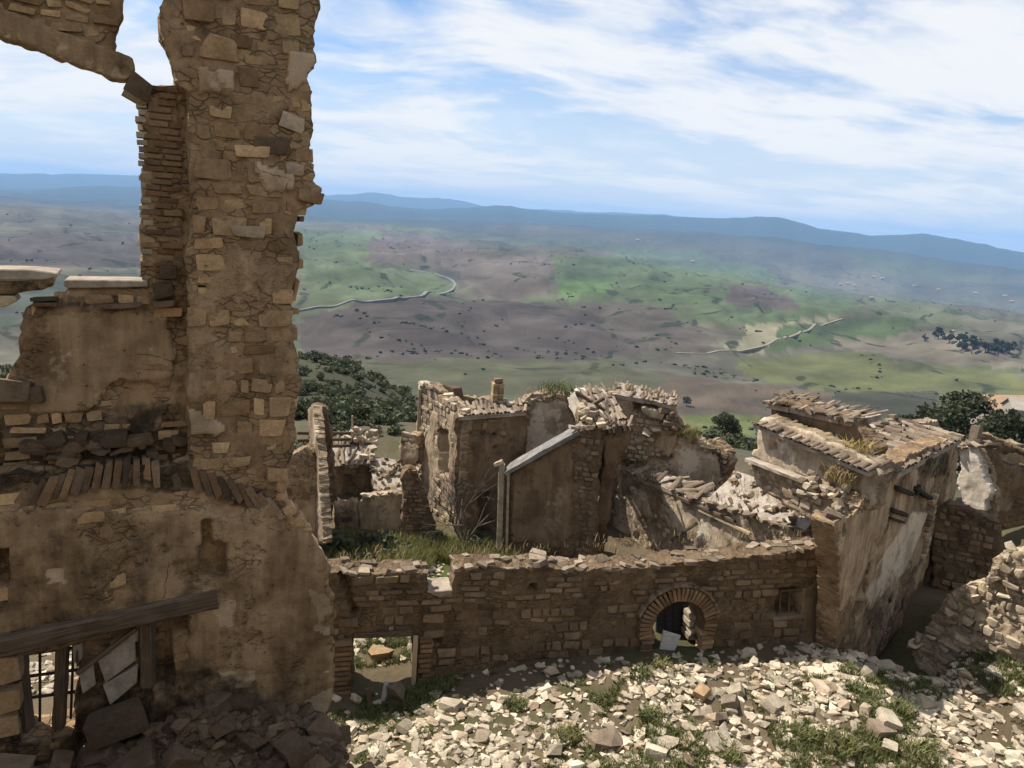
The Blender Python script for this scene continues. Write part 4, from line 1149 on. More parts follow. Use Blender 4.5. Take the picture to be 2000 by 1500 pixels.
def build_broken_house():
    T = thing('collapsed_house', 'collapsed house with slipped tile roof and a bare plastered gable inside', 'house', (4.2, 28.6, -12.0))
    A = Plane((0.5, 29.0), (3.3, 29.3))
    wall(T, 'plaster_wall', A, [(1016, 800), (1024, 782), (1040, 770), (1068, 766), (1108, 772), (1116, 800), (1135, 860), (1110, 900), (1010, 900)], 0.45, 0.09, 0.08, 0.025, (), (), 'pale', 0.3,
         [([(1045, 785), (1105, 780), (1125, 850), (1110, 880), (1018, 890), (1022, 860)], 0.85)], [([(1030, 768), (1108, 770), (1106, 784), (1034, 790)], 0.6)], 51, ST(max=30))
    line_stones(T, A.px(1020, 790, -.15), A.px(1108, 768, -.15), 18, (0.36, 0.36, 0.14))
    line_stones(T, A.px(1022, 795, .05), A.px(1016, 880, .05), 12, (0.2, 0.26, 0.18))
    B = Plane((2.6, 30.6), (3.5, 28.3))
    wall(T, 'inner_wall', B, [(1104, 775), (1130, 758), (1160, 762), (1160, 800), (1132, 860), (1120, 830)], 0.35, 0.08, 0.06, 0.02, (), (), 'white', 0.75, (), (), 52)
    C = Plane((2.9, 26.3), (4.3, 26.6))
    wall(T, 'rubble_pier', C, [(1132, 800), (1150, 786), (1168, 792), (1180, 830), (1186, 880), (1172, 940), (1160, 940), (1128, 850)], 0.5, 0.08, 0.1, 0.05, (), (), 'house', 0.2, (), [([(1150, 850), (1190, 850), (1180, 930), (1150, 930)], .4)], 53, ST(max=60, proud=(0, .1), h=(.1, .22), w=(.14, .34)))
    D = Plane((3.55, 26.0), (5.1, 26.3))
    wall(T, 'ochre_wall', D, [(1176, 834), (1200, 830), (1228, 826), (1226, 870), (1205, 920), (1196, 960), (1180, 1090), (1160, 1090), (1168, 960), (1180, 900)], 0.4, 0.08, 0.05, 0.02, (), (), 'brown', 0.7, (), [([(1196, 838), (1230, 835), (1228, 870), (1205, 890)], .3)], 54)
    e0, e1 = D.px(1172, 838, .2), D.px(1232, 828, .2)
    r0, r1 = atY(1128, 760, 29.6), atY(1180, 752, 29.6)
    roof(T, 'roof', e0, e1, r0, r1, 9, 6, keep=0.75, mess=0.09, rag=0.12, seed=8)
    for k in range(5):
        f = k / 4
        bar(T, 'rafter', e0 * (1 - f) + e1 * f - Z * .2, r0 * (1 - f) + r1 * f - Z * .2, 0.1, 0.12, 'timber', 0, .03, 4)
    E_ = Plane((4.2, 28.4), (7.9, 27.5))
    wall(T, 'right_wall', E_, [(1186, 765), (1215, 768), (1240, 780), (1300, 798), (1322, 790), (1326, 850), (1310, 890), (1225, 900), (1200, 840)], 0.5, 0.08, 0.07, 0.03, (), [([(1234, 778), (1250, 784), (1252, 808), (1234, 802)], 0.45), ([(1255, 784), (1292, 796), (1296, 805), (1255, 792)], .3)],
         'house', 0.5, [([(1195, 770), (1232, 780), (1232, 830), (1205, 825)], .7)], [([(1300, 790), (1326, 790), (1326, 850), (1300, 850)], .4)], 55, ST(max=90, pleak=.15, h=(.1, .22), w=(.14, .36)))
    e0, e1 = E_.px(1196, 768, .15), E_.px(1322, 792, .15)
    roof(T, 'roof', e0, e1, e0 - E_.n * 1.5 + Z * 0.2, e1 - E_.n * 1.5 + Z * 0.1, 20, 4, keep=0.55, mess=0.08, rag=0.1, seed=9)
    wall(T, 'parapet', E_.shift(.15), [(1255, 794), (1296, 806), (1296, 822), (1256, 810)], 0.2, 0.08, 0.02, 0.02, (), (), 'pale', 0.7, (), (), 56)
    line_stones(T, E_.px(1296, 800, 0), E_.px(1324, 840, 0), 14, (0.34, 0.4, 0.2), 'stone_d', jit=.14)
    bar(T, 'fallen_rafter', C.px(1138, 795, .3), C.px(1178, 776, .1), 0.12, 0.12, 'timber', 0, .03)
    bar(T, 'fallen_rafter', C.px(1130, 770, -.3), C.px(1180, 800, .1), 0.12, 0.12, 'timber', 0, .03)
build_broken_house()

def build_shed():
    EW = Plane((4.75, 28.0), (9.35, 19.95)); EB = Plane((4.6, 28.4), (9.6, 27.2))
    T = thing('sloping_wall_ruin', 'roofless ruin with a long sloping sunlit wall strewn with tiles', 'ruin', (6.5, 24.5, -12.0))
    wall(T, 'sloping_wall', EW, [(1196, 905), (1218, 912), (1290, 946), (1340, 962), (1400, 986), (1460, 1008), (1540, 1036), (1650, 1066), (1665, 1180), (1130, 1180), (1172, 1020)], 0.5, 0.08, 0.06, 0.03, (),
         [([(1216, 980), (1222, 980), (1222, 988), (1216, 988)], .25), ([(1240, 1042), (1247, 1042), (1247, 1051), (1240, 1051)], .25)], 'pale', 0.42, [([(1230, 950), (1262, 960), (1275, 1010), (1240, 1010)], .8), ([(1362, 1000), (1386, 1006), (1388, 1045), (1362, 1050)], .85), ([(1195, 1010), (1240, 1015), (1240, 1060), (1190, 1060)], .6)], (), 61,
         [ST(max=170, h=(.1, .22), w=(.14, .36), pleak=.1, proud=(-.02, .04))])
    bar(T, 'edge_pier', EW.px(1200, 895, .1), EW.px(1168, 1085, .15), 0.26, 0.3, 'concrete', 0, .04, 10)
    bar(T, 'edge_timber', EW.px(1212, 890, .3), EW.px(1184, 1085, .3), 0.14, 0.12, 'timber', 0, .03, 8)
    wall(T, 'back_gable', EB, [(1200, 890), (1250, 852), (1288, 832), (1336, 838), (1388, 872), (1402, 888), (1420, 980), (1212, 990)], 0.45, 0.08, 0.06, 0.025, (), [([(1300 + 13 * math.cos(a), 890 + 12 * math.sin(a)) for a in np.linspace(0, 2 * math.pi, 10)[:-1]], .3)], 'pale', 0.5,
         [([(1260, 850), (1390, 850), (1395, 960), (1320, 960), (1310, 870), (1290, 868)], .78)], [([(1210, 890), (1262, 858), (1270, 930), (1215, 930)], .6), ([(1278, 838), (1286, 838), (1284, 880), (1278, 880)], .8), ([(1336, 840), (1346, 845), (1342, 890), (1336, 880)], .7)], 62, ST(max=50, pleak=.02))
    line_stones(T, EB.px(1202, 890, .0), EB.px(1288, 832, .0), 15, (0.36, 0.5, 0.14), 'stone_p')
    line_stones(T, EB.px(1288, 832, -.1), EB.px(1400, 886, -.1), 16, (0.32, 0.4, 0.14), 'coping')
    E2 = Plane((8.2, 27.4), (9.9, 25.6))
    wall(T, 'stub_wall', E2, [(1370, 866), (1398, 858), (1420, 880), (1424, 910), (1410, 950), (1375, 950)], 0.5, 0.09, 0.1, 0.05, (), (), 'house', 0.15, (), [([(1395, 880), (1424, 880), (1420, 940), (1395, 940)], .5)], 63, ST(max=40, mat='stone_d'))
    e0, e1 = EW.px(1222, 920, 0.1), EW.px(1380, 985, 0.1)
    roof(T, 'fallen_roof', e0, e1, e0 - EW.n * 1.2 + Z * .12, e1 - EW.n * 1.2 + Z * .12, 17, 2, keep=0.72, mess=0.2, rag=.06, seed=12)
    e0, e1 = EW.px(1380, 980, 0.05), EW.px(1650, 1066, 0.05)
    r0, r1 = atY(1440, 920, 25.2), atY(1672, 1010, 20.9)
    roof(T, 'terrace', e0, e1, r0, r1, 1, 1, mat='debris', tiles=False, thick=.25, seed=13)
    for k in range(70):
        a, b = RNG.uniform(0, 1), RNG.uniform(0.05, 1)
        p = (e0 * (1 - a) + e1 * a) * (1 - b) + (r0 * (1 - a) + r1 * a) * b
        piece('fallen_stone', 'rock', ('coping', 'stone_p', 'stone_d')[k % 3], T, p + Z * .06, RNG.uniform(.14, .42, 3) * (1, 1, .5), basis(*np.eye(3)), 0.6)
    line_stones(T, e0 + Z * .03, e1 + Z * .03, 26, (0.34, 0.3, 0.12), 'coping', jit=.05)
    bar(T, 'fallen_beam', EW.px(1330, 970, .12), EW.px(1440, 1018, .12), 0.1, 0.12, 'timber', 0, .03)
    bar(T, 'fallen_beam', EW.px(1325, 1052, .3), EW.px(1370, 1020, .2), 0.1, 0.1, 'timber', 0, .03)
    bar(T, 'fallen_beam', EW.px(1370, 995, .1), EW.px(1470, 1042, .1), 0.08, 0.1, 'pale_timber', 0, .03)
build_shed()

RF = Plane((9.4, 18.95), (14.6, 24.85))
def build_right_house():
    T = thing('tile_roofed_house', 'stained house with a crooked tile roof at the end of the arched wall', 'house', (10.5, 21.0, -11.0))
    wall(T, 'street_wall', RF, [(1626, 1022), (1645, 1010), (1664, 1004), (1692, 962), (1742, 908), (1760, 898), (1800, 876), (1872, 852), (1868, 940), (1840, 1120), (1815, 1150), (1790, 1180), (1700, 1310), (1650, 1340), (1628, 1340), (1640, 1120)], 0.55, 0.07, 0.06, 0.025, (),
         [([(1818, 965), (1826, 962), (1808, 1095), (1798, 1100)], .12)], 'street', 0.5, [([(1720, 1090), (1780, 1000), (1812, 1000), (1770, 1110), (1700, 1190), (1690, 1160)], .9), ([(1640, 1060), (1740, 930), (1740, 1000), (1660, 1180)], .62)],
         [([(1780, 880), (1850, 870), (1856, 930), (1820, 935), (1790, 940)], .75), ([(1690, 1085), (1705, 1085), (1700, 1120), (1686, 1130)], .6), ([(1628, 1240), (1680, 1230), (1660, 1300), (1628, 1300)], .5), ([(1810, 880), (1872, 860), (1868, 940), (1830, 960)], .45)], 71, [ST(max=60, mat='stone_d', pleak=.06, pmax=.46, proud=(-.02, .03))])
    for a, b in (((1746, 951), (1776, 963)), ((1782, 952), (1813, 972)), ((1784, 965), (1790, 946)), ((1736, 994), (1764, 1004)), ((1734, 1010), (1758, 1018))):
        bar(T, 'beam_stub', RF.px(*a, .04), RF.px(*b, .04), 0.2, 0.13 if a[1] < 1005 else 0.07, 'iron', 0, .02, 3)
    for k in range(13):
        x = 1822 - k * 2.0 + RNG.normal(0, 1.2); y = 968 + k * 10.5
        piece('quoin_brick', 'brick', 'stone' if k % 2 else 'stone_p', T, RF.px(x, y, .0), (0.42 if k % 2 else 0.26, 0.3, 0.13), RF.rot(0), 0.03)
    line_stones(T, RF.px(1664, 1004, -.15), RF.px(1745, 906, -.15), 22, (0.3, 0.4, 0.14), 'coping', jit=.06)
    q = RF.px(1694, 935)
    d = np.array([-0.5, 0.866, 0])
    FLp = Plane((q + d * 8.0)[:2], q[:2])
    wall(T, 'side_wall', FLp, [(1482, 822), (1500, 812), (1560, 838), (1640, 868), (1704, 900), (1722, 925), (1700, 1000), (1640, 965), (1560, 928), (1462, 895), (1480, 872)], 0.5, 0.08, 0.04, 0.02, (),
         [([(1503, 868), (1512, 862), (1520, 870), (1516, 880), (1504, 880)], .2)], 'pale', 0.64, (), [([(1550, 855), (1560, 858), (1560, 920), (1552, 915)], .35)], 72, ST(max=16, pleak=.03))
    e0, e1 = FLp.px(1484, 826, 0.3), FLp.px(1712, 922, 0.3)
    roof(T, 'eave_roof', e0, e1, e0 - FLp.n * 0.85 + Z * 0.16, e1 - FLp.n * 0.85 + Z * 0.16, 25, 2, keep=0.95, mess=0.05, tw=1.05, seed=14, thick=.1)
    lg = FLp.shift(0.55)
    l0, l1 = lg.px(1463, 897), lg.px(1645, 966)
    bar(T, 'ledge', l0, l1, 0.34, 0.12, 'sill', 0, .03, 14)
    wall(T, 'plinth_wall', FLp.shift(.45), [(1462, 900), (1642, 968), (1650, 1030), (1600, 1030), (1480, 950)], 0.4, 0.09, 0.06, 0.03, (), (), 'house', 0.5, (), [([(1580, 945), (1642, 968), (1645, 1010), (1590, 990)], .4)], 73, ST(max=40))
    FB = FLp.shift(-0.7)
    wall(T, 'upper_room_wall', FB, [(1510, 786), (1530, 780), (1580, 792), (1640, 806), (1668, 820), (1690, 850), (1712, 880), (1700, 900), (1640, 885), (1506, 830)], 0.5, 0.08, 0.04, 0.02, (), (), 'brown', 0.66, (), [([(1640, 815), (1700, 850), (1700, 890), (1650, 880)], .5)], 74)
    e0, e1 = FB.px(1504, 786, .15), FB.px(1672, 822, .15)
    roof(T, 'upper_roof', e0, e1, e0 - FB.n * 1.3 + Z * .15, e1 - FB.n * 1.3 + Z * .1, 22, 3, keep=0.5, mess=0.08, rag=.05, seed=15)
    line_stones(T, e0 + Z * .06, e1 + Z * .06, 18, (0.32, 0.3, 0.1), 'coping', jit=.05)
    e0, e1 = RF.px(1738, 925, .15), RF.px(1876, 852, .15)
    r0, r1 = e0 - RF.n * 2.3 + Z * .12, e1 - RF.n * 2.3 + Z * .05
    roof(T, 'main_roof', e0, e1, r0, r1, 28, 6, keep=0.78, mess=0.08, rag=.05, seed=16)
    wall(T, 'party_wall', RF.shift(-2.4), [(1698, 850), (1735, 828), (1760, 834), (1830, 820), (1850, 870), (1720, 920)], 0.4, 0.09, 0.1, 0.03, (), (), 'pale', 0.6, (), (), 75, ST(max=20))
    line_stones(T, r0 + Z * .1, r1 + Z * .1, 20, (0.34, 0.34, 0.14), 'coping', jit=.1)
    line_stones(T, RF.px(1640, 1010, -.3), RF.px(1650, 1060, -.2), 10, (0.34, 0.4, 0.18), 'coping', jit=.12)
    for k in range(46):
        a, b = RNG.uniform(0, 1), RNG.uniform(0, 1)
        p = RF.px(1650 + 60 * a, 1005 - 70 * a, -0.2 - 1.3 * b)
        piece('fallen_stone', 'rock', ('coping', 'stone_p', 'stone_d')[k % 3], T, p + Z * (.05), RNG.uniform(.15, .45, 3) * (1, 1, .6), basis(*np.eye(3)), 0.5)
build_right_house()

def build_far_right():
    T = thing('whitewashed_stub', 'jagged whitewashed wall stub standing beyond the tile roofed house', 'ruin', (17.5, 27.5, -11.0))
    A = Plane((16.2, 30.0), (18.6, 26.2))
    wall(T, 'white_wall', A, [(1874, 872), (1900, 866), (1910, 880), (1922, 930), (1934, 960), (1926, 1000), (1905, 1014), (1880, 975), (1868, 940), (1880, 905)], 0.35, 0.08, 0.08, 0.03, (), (), 'white', 0.75, (), (), 81)
    wall(T, 'stone_end', A.shift(-.4), [(1904, 870), (1922, 890), (1942, 960), (1940, 1010), (1915, 1020), (1900, 950)], 0.4, 0.09, 0.08, 0.05, (), (), 'house', 0.2, (), (), 82, ST(max=24, mat='stone_d'))
    line_stones(T, A.px(1866, 868, .0), A.px(1932, 866, -.3), 9, (0.5, 0.5, 0.12), 'coping')
    piece('chimney_block', 'block', 'coping', T, A.px(1897, 850, -.3), (0.36, 0.36, 0.8), A.rot(.05), .03)
    U = thing('roofless_barn', 'roofless plastered barn at the right edge behind the whitewashed stub', 'house', (22.0, 29.5, -11.0))
    B = Plane((18.2, 31.0), (26.5, 28.2))
    wall(U, 'front_wall', B, [(1898, 842), (1930, 850), (2000, 880), (2080, 905), (2080, 1110), (1925, 1110), (1912, 900)], 0.5, 0.1, 0.05, 0.02, [[(1950, 884), (1985, 884), (2000, 892), (2080, 920), (2080, 935), (1960, 905)]], (), 'brown', 0.6, [([(1925, 920), (1975, 925), (1975, 1000), (1930, 1000)], .85)], (), 83, ST(max=30, mat='stone_d'))
    C = Plane((22.4, 28.9), (23.6, 26.0))
    wall(U, 'return_wall', C, [(1968, 930), (2080, 880), (2080, 1010), (1960, 1010)], 0.4, 0.1, 0.04, 0.02, (), (), 'pale', 0.6, (), (), 84)
    wall(U, 'rear_wall', B.shift(-3.0), [(1905, 845), (2080, 890), (2080, 980), (1930, 980)], 0.4, 0.14, 0.05, 0.02, (), (), 'house', 0.6, (), (), 85)
    bar(U, 'roof_beam', B.px(1940, 872, .2), B.px(2040, 895, -2.), 0.14, 0.14, 'timber', 0, .02)
    R = thing('retaining_wall', 'dark stone retaining wall in shadow at the end of the alley', 'wall', (16.8, 24.4, -11.0))
    D = Plane((14.7, 25.6), (19.2, 23.4))
    wall(R, 'masonry', D, [(1822, 1000), (1862, 984), (1920, 1006), (1952, 1026), (1960, 1080), (1960, 1150), (1820, 1150)], 0.6, 0.08, 0.06, 0.03, (), (), 'long', 0.2, (), (), 86, ST(max=120, mat='stone_d', pmax=.6))
build_far_right()

def build_stub():
    P = Plane((11.9, 20.4), (14.5, 16.4))
    T = thing('broken_wall_stub', 'sunlit jagged stump of a rubble wall at the right edge of the yard', 'ruin', (13.4, 18.3, -10.6))
    W = wall(T, 'core', P, [(1782, 1280), (1800, 1236), (1832, 1190), (1850, 1166), (1892, 1146), (1924, 1140), (1936, 1110), (1948, 1084), (1976, 1078), (2060, 1090), (2060, 1380), (1900, 1350), (1800, 1310)], 0.85, 0.06, 0.14, 0.10, (), (), 'lit', 0.25, (), [([(1955, 1150), (1985, 1150), (1980, 1250), (1960, 1250)], .25)], 91,
             [ST(max=170, h=(.12, .3), w=(.14, .5), proud=(-.04, .14), keep=.8, kind='round', ang=.25, pmax=.65)])
    for i in range(60):
        a = RNG.uniform(0, 1)
        x = 1785 + 190 * a; y = 1262 - 180 * a ** 1.15 + RNG.normal(0, 8)
        piece('stone', 'rock', 'stone_p', T, P.px(x, y, RNG.uniform(-.75, .05)), RNG.uniform(.2, .5, 3) * (1, 1, .75), P.rot(0), .5)
build_stub()

def build_left_ruins():
    T = thing('ruined_cottage', 'collapsed cottage with sagging tile roof behind the tower', 'house', (-5.2, 28.6, -12.0))
    A = Plane((-7.6, 27.9), (-6.0, 28.1))
    wall(T, 'tall_pier', A, [(606, 798), (618, 790), (640, 802), (648, 900), (662, 1080), (628, 1080), (616, 900)], 0.6, 0.08, 0.07, 0.04, (), (), 'long', 0.2, (), [([(625, 800), (645, 810), (655, 1000), (632, 1000)], .35)], 101, ST(max=90, mat='stone_d', h=(.1, .22), w=(.14, .36)))
    wall(T, 'pier_side', Plane((-8.0, 29.0), (-7.55, 27.85)), [(602, 800), (612, 792), (622, 900), (632, 1060), (610, 1060)], 0.3, 0.09, 0.05, 0.03, (), (), 'pale', 0.4, (), (), 102)
    B = Plane((-7.8, 25.4), (-6.2, 25.6))
    wall(T, 'front_stub', B, [(540, 900), (590, 880), (606, 868), (618, 890), (628, 960), (634, 1080), (540, 1080)], 0.5, 0.08, 0.07, 0.03, (), (), 'house', 0.5, [([(570, 980), (620, 970), (626, 1070), (570, 1070)], .75)], (), 103, ST(max=40, mat='stone_d'))
    C = Plane((-7.0, 30.2), (-3.6, 30.7))
    wall(T, 'back_wall', C, [(640, 900), (722, 896), (728, 1000), (650, 1010)], 0.4, 0.1, 0.04, 0.02, (), [([(672, 930), (690, 930), (690, 975), (672, 975)], .3)], 'brown', 0.62, (), (), 104, ST(max=20, mat='stone_d'))
    e0, e1 = C.px(642, 908, .25), C.px(724, 902, .25)
    r0, r1 = e0 - C.n * 2.2 + Z * .75, e1 - C.n * 2.2 + Z * .65
    roof(T, 'roof', e0, e1, r0, r1, 12, 3, keep=0.8, mess=0.12, rag=.1, seed=18)
    for k in range(3):
        bar(T, 'rafter', atY(580, 846 + 14 * k, 29.0), atY(684, 846 + 12 * k, 30.5), 0.12, 0.12, 'timber', 0, .03)
    line_stones(T, r1 + Z * .1, e1 + Z * .1, 14, (0.36, 0.36, 0.2), 'stone_p', jit=.12)
    line_stones(T, atY(688, 842, 31.5), atY(700, 860, 31.3), 12, (0.36, 0.36, 0.22), 'stone_p', jit=.2)
    bar(T, 'pole', atY(688, 812, 31.5), atY(689, 850, 31.5), .07, .07, 'pale_timber', 0, .02, 3)
    D = Plane((-5.3, 31.2), (-4.5, 28.6))
    wall(T, 'white_buttress', D, [(714, 900), (726, 905), (752, 962), (748, 985), (722, 985), (716, 950)], 0.3, 0.08, 0.05, 0.03, (), (), 'white', 0.8, (), (), 105)
    h0, h1, g0, g1 = atY(740, 985, 28.2), atY(800, 985, 28.2), atY(718, 890, 30.8), atY(790, 900, 30.8)
    roof(T, 'debris_slope', h0, h1, g0, g1, 1, 1, tiles=False, thick=.3, seed=19)
    for k in range(70):
        a, b = RNG.uniform(0, 1, 2)
        p = (h0 * (1 - a) + h1 * a) * (1 - b) + (g0 * (1 - a) + g1 * a) * b
        piece('fallen_stone', 'rock', ('stone_p', 'coping')[k % 2], T, p + Z * .05, RNG.uniform(.15, .45, 3) * (1, 1, .5), basis(*np.eye(3)), .5)
    E_ = Plane((-5.0, 26.9), (-3.1, 26.7))
    wall(T, 'yard_wall', E_, [(700, 985), (708, 970), (745, 968), (788, 962), (790, 1000), (790, 1090), (704, 1090)], 0.45, 0.08, 0.05, 0.02, (), (), 'house', 0.66, (), [([(700, 1040), (790, 1020), (790, 1090), (700, 1090)], .6)], 106, ST(max=20, mat='stone_d'))
    G_ = Plane((-3.7, 26.2), (-2.4, 26.5))
    wall(T, 'dark_pier', G_, [(786, 926), (798, 914), (814, 922), (834, 972), (852, 1040), (840, 1090), (788, 1090)], 0.55, 0.08, 0.08, 0.05, (), (), 'long', 0.15, (), [([(790, 920), (835, 980), (845, 1080), (790, 1080)], .4)], 107, ST(max=80, mat='stone_d', h=(.1, .22), w=(.14, .36)))
    H_ = Plane((-7.2, 26.3), (-4.9, 27.2))
    wall(T, 'low_wall', H_, [(655, 985), (700, 978), (704, 1080), (655, 1080)], 0.4, 0.09, 0.05, 0.03, (), (), 'house', 0.4, (), (), 108, ST(max=30, mat='stone_d'))
    line_stones(T, E_.px(706, 970, -.1), E_.px(788, 964, -.1), 12, (0.3, 0.36, 0.1), 'stone_p', jit=.04)
build_left_ruins()

# ------------------------------------------------------------------ loose stones, weeds and shrubs
def ray_hit(x, y, t0=40.0):
    d = ray(x, y); d = d / math.hypot(d[0], d[1])
    ts = np.geomspace(t0, 30000, 1600)
    g = ground_z(d[0] * ts, d[1] * ts)
    k = np.nonzero(d[2] * ts < g)[0]
    t = ts[k[0]] if len(k) else ts[-1]
    return np.array([d[0] * t, d[1] * t, gz(d[0] * t, d[1] * t)])
def merged(name, items, mat, kind='rock'):
    """one mesh of many small stones: items = rows of x, y, z, sx, sy, sz, yaw, tilt"""
    B = bank(kind, mat)
    V, Fs, rn = [], [], []
    n = 0
    src = [(np.array([v.co[:] for v in b.vertices]), [tuple(p.vertices) for p in b.polygons]) for b in B]
    for k, (x, y, z, sx, sy, sz, yaw, tilt) in enumerate(items):
        v, f = src[k % len(src)]
        v = v * (sx, sy, sz)
        R = np.array(Euler((tilt, tilt * 0.6, yaw)).to_matrix())
        V.append(v @ R.T + (x, y, z))
        Fs += [tuple(n + i for i in q) for q in f]
        rn.append(np.full(len(v), RNG.random())); n += len(v)
    me = mesh_from(name, np.vstack(V), Fs, M[mat])
    attr_f(me, 'rnd', np.concatenate(rn))
    return add(name, me)
def yard_ok(x, y):
    sd = (x - LONG.A[0]) * LONG.n[0] + (y - LONG.A[1]) * LONG.n[1]
    s = (x - FAC.A[0]) * FAC.n[0] + (y - FAC.A[1]) * FAC.n[1]
    t = (x - FAC.A[0]) * FAC_U[0] + (y - FAC.A[1]) * FAC_U[1]
    rf = (x - RF.A[0]) * RF.n[0] + (y - RF.A[1]) * RF.n[1]
    return (((sd > 0.15) | ((x < -1.2) & (sd < -0.8))) & ((t > 0.35) | (s < -0.8)) & ((rf > 0.2) | (x < 9.4)))
def build_rubble():
    N = 90000
    x = RNG.uniform(-13, 17.5, N); y = RNG.uniform(11.3, 24.5, N)
    z = ground_z(x, y)
    px, py = project(np.stack([x, y, z], -1))
    ok = yard_ok(x, y) & (px > -40) & (px < 2040) & (py < 1560)
    dens = 0.5 + 0.9 * fbm(x * 0.7, y * 0.7, 0, 3, 71) + 0.25 * sstep(x, 3, 12)
    sdw = (x - LONG.A[0]) * LONG.n[0] + (y - LONG.A[1]) * LONG.n[1]
    ok &= (sdw < 0) | (sdw > 1.0) | (x > 7.5) | (RNG.random(N) < 0.25)
    ok &= RNG.random(N) < dens
    x, y, z, px, py = (a[ok] for a in (x, y, z, px, py))
    # large blocks first, kept apart from one another
    pick = []
    for i in range(len(x)):
        s = float(np.clip(RNG.lognormal(-1.22, 0.38), 0.18, 0.6))
        if len(pick) >= 330: break
        if all((x[i] - x[j]) ** 2 + (y[i] - y[j]) ** 2 > (0.5 * (s + t)) ** 2 * 0.75 for j, t in pick):
            pick.append((i, s))
    pick.sort(key=lambda q: -q[1])
    used = set()
    cnt = 0
    for i, s in pick:
        if cnt >= 285: break
        used.add(i)
        if px[i] < 640 or py[i] > 1545: continue
        cnt += 1
        fl = RNG.uniform(0.22, 0.7)
        size = np.array([s * RNG.uniform(0.9, 1.25), s * RNG.uniform(0.6, 0.95), s * fl])
        o = piece('rubble_stone', 'block' if RNG.random() < 0.5 else 'rock', 'rubble', None, (x[i], y[i], z[i] + size[2] * 0.28), size, basis(*np.array(Euler((0, 0, RNG.uniform(0, 6.28))).to_matrix()).T), 0.28)
        if x[i] > 10.2: lab, g = 'pale broken stone below the jagged wall stump at the right', 'stones below the wall stump'
        elif y[i] > 16.4 and x[i] > 2: lab, g = 'pale broken stone near the foot of the arched wall', 'stones at the foot of the arched wall'
        elif x[i] < 0.5: lab, g = 'pale broken stone in the lower left of the sunlit yard', 'stones at the left of the yard'
        elif y[i] < 14.6: lab, g = 'pale broken stone along the bottom edge of the sunlit yard', 'stones at the near edge of the yard'
        else: lab, g = 'pale broken stone in the middle of the sunlit yard', 'stones in the middle of the yard'
        sh = 'flat' if fl < 0.36 else ('chunky' if fl > 0.56 else 'rough')
        sq = 'large' if s > 0.46 else ('mid-sized' if s > 0.33 else 'small')
        tag(o, sq + ' ' + sh + ' ' + lab, 'stone', g)
    rest = [i for i in range(len(x)) if i not in used][:9500]
    it = []
    for i in rest:
        s = float(np.clip(RNG.lognormal(-1.85, 0.5), 0.05, 0.36))
        it.append((x[i], y[i], z[i] + s * 0.05, s * RNG.uniform(.9, 1.3), s * RNG.uniform(.6, 1), s * RNG.uniform(.25, .6), RNG.uniform(0, 6.28), RNG.normal(0, .25)))
    o = merged('rubble', it, 'rubble'); tag(o, 'small pale stones and chips covering the sunlit yard', 'rubble', kind='stuff')
    # notable blocks
    def big(px_, py_, size, yaw, mat, label, kind='block', tilt=(0, 0), name='stone_block', dz=0.3):
        p = atZ(px_, py_, -11.0)
        for _ in range(6): p = atZ(px_, py_, gz(p[0], p[1]) + size[2] * dz)
        o = piece(name, kind, mat, None, p, size, basis(*np.array(Euler((tilt[0], tilt[1], yaw)).to_matrix()).T))
        tag(o, label, 'stone')
    big(1690, 1262, (1.0, 0.75, 0.2), 0.6, 'stone', 'flat tan slab lying at the mouth of the dark alley', tilt=(.25, .15), name='stone_slab')
    big(1722, 1252, (0.7, 0.3, 0.12), 0.55, 'stone_p', 'narrow pale slab propped behind the flat tan slab', tilt=(.3, .1), name='stone_slab', dz=1.5)
    big(1510, 1375, (0.55, 0.42, 0.26), 0.7, 'rubble', 'large tan cube-like block in the middle of the rubble', tilt=(.3, .2))
    big(1305, 1450, (0.5, 0.4, 0.28), 0.4, 'stone_p', 'large tan block near the bottom centre of the yard', 'rock', tilt=(.2, -.3))
    big(1425, 1370, (0.6, 0.42, 0.2), 1.2, 'coping', 'grey slab tilted against the large tan block', tilt=(-.4, .2))
    big(1720, 1425, (0.62, 0.45, 0.26), 0.3, 'stone_p', 'broad pinkish block low in the right of the yard', tilt=(.1, .2))
    big(1370, 1352, (0.42, 0.34, 0.26), 0.9, 'stone', 'brown block beyond the large tan block', tilt=(.2, -.2))
    big(775, 1355, (0.55, 0.4, 0.7), 0.4, 'coping', 'upright grey boulder in front of the square wall opening', 'rock')
    big(1180, 1445, (0.9, 0.6, 0.3), 0.2, 'coping', 'broad grey-brown slab half buried near the bottom centre', 'rock')
    big(745, 1275, (0.7, 0.5, 0.4), 0.2, 'stone', 'rounded tan boulder seen through the square wall opening', 'rock')
    for (a, b, l) in (((742, 1405), (756, 1330), 'thin grey plank leaning upright below the brick jamb'), ((730, 1420), (718, 1345), 'dark stake standing below the brick jamb')):
        p0 = atZ(*a, -11.9); p1 = atY(*b, p0[1] + .1)
        tag(bar(None, 'plank', p0, p1, .12, .05, 'grey_board' if 'grey' in l else 'timber', 0, .03, 4), l, 'plank')
build_rubble()

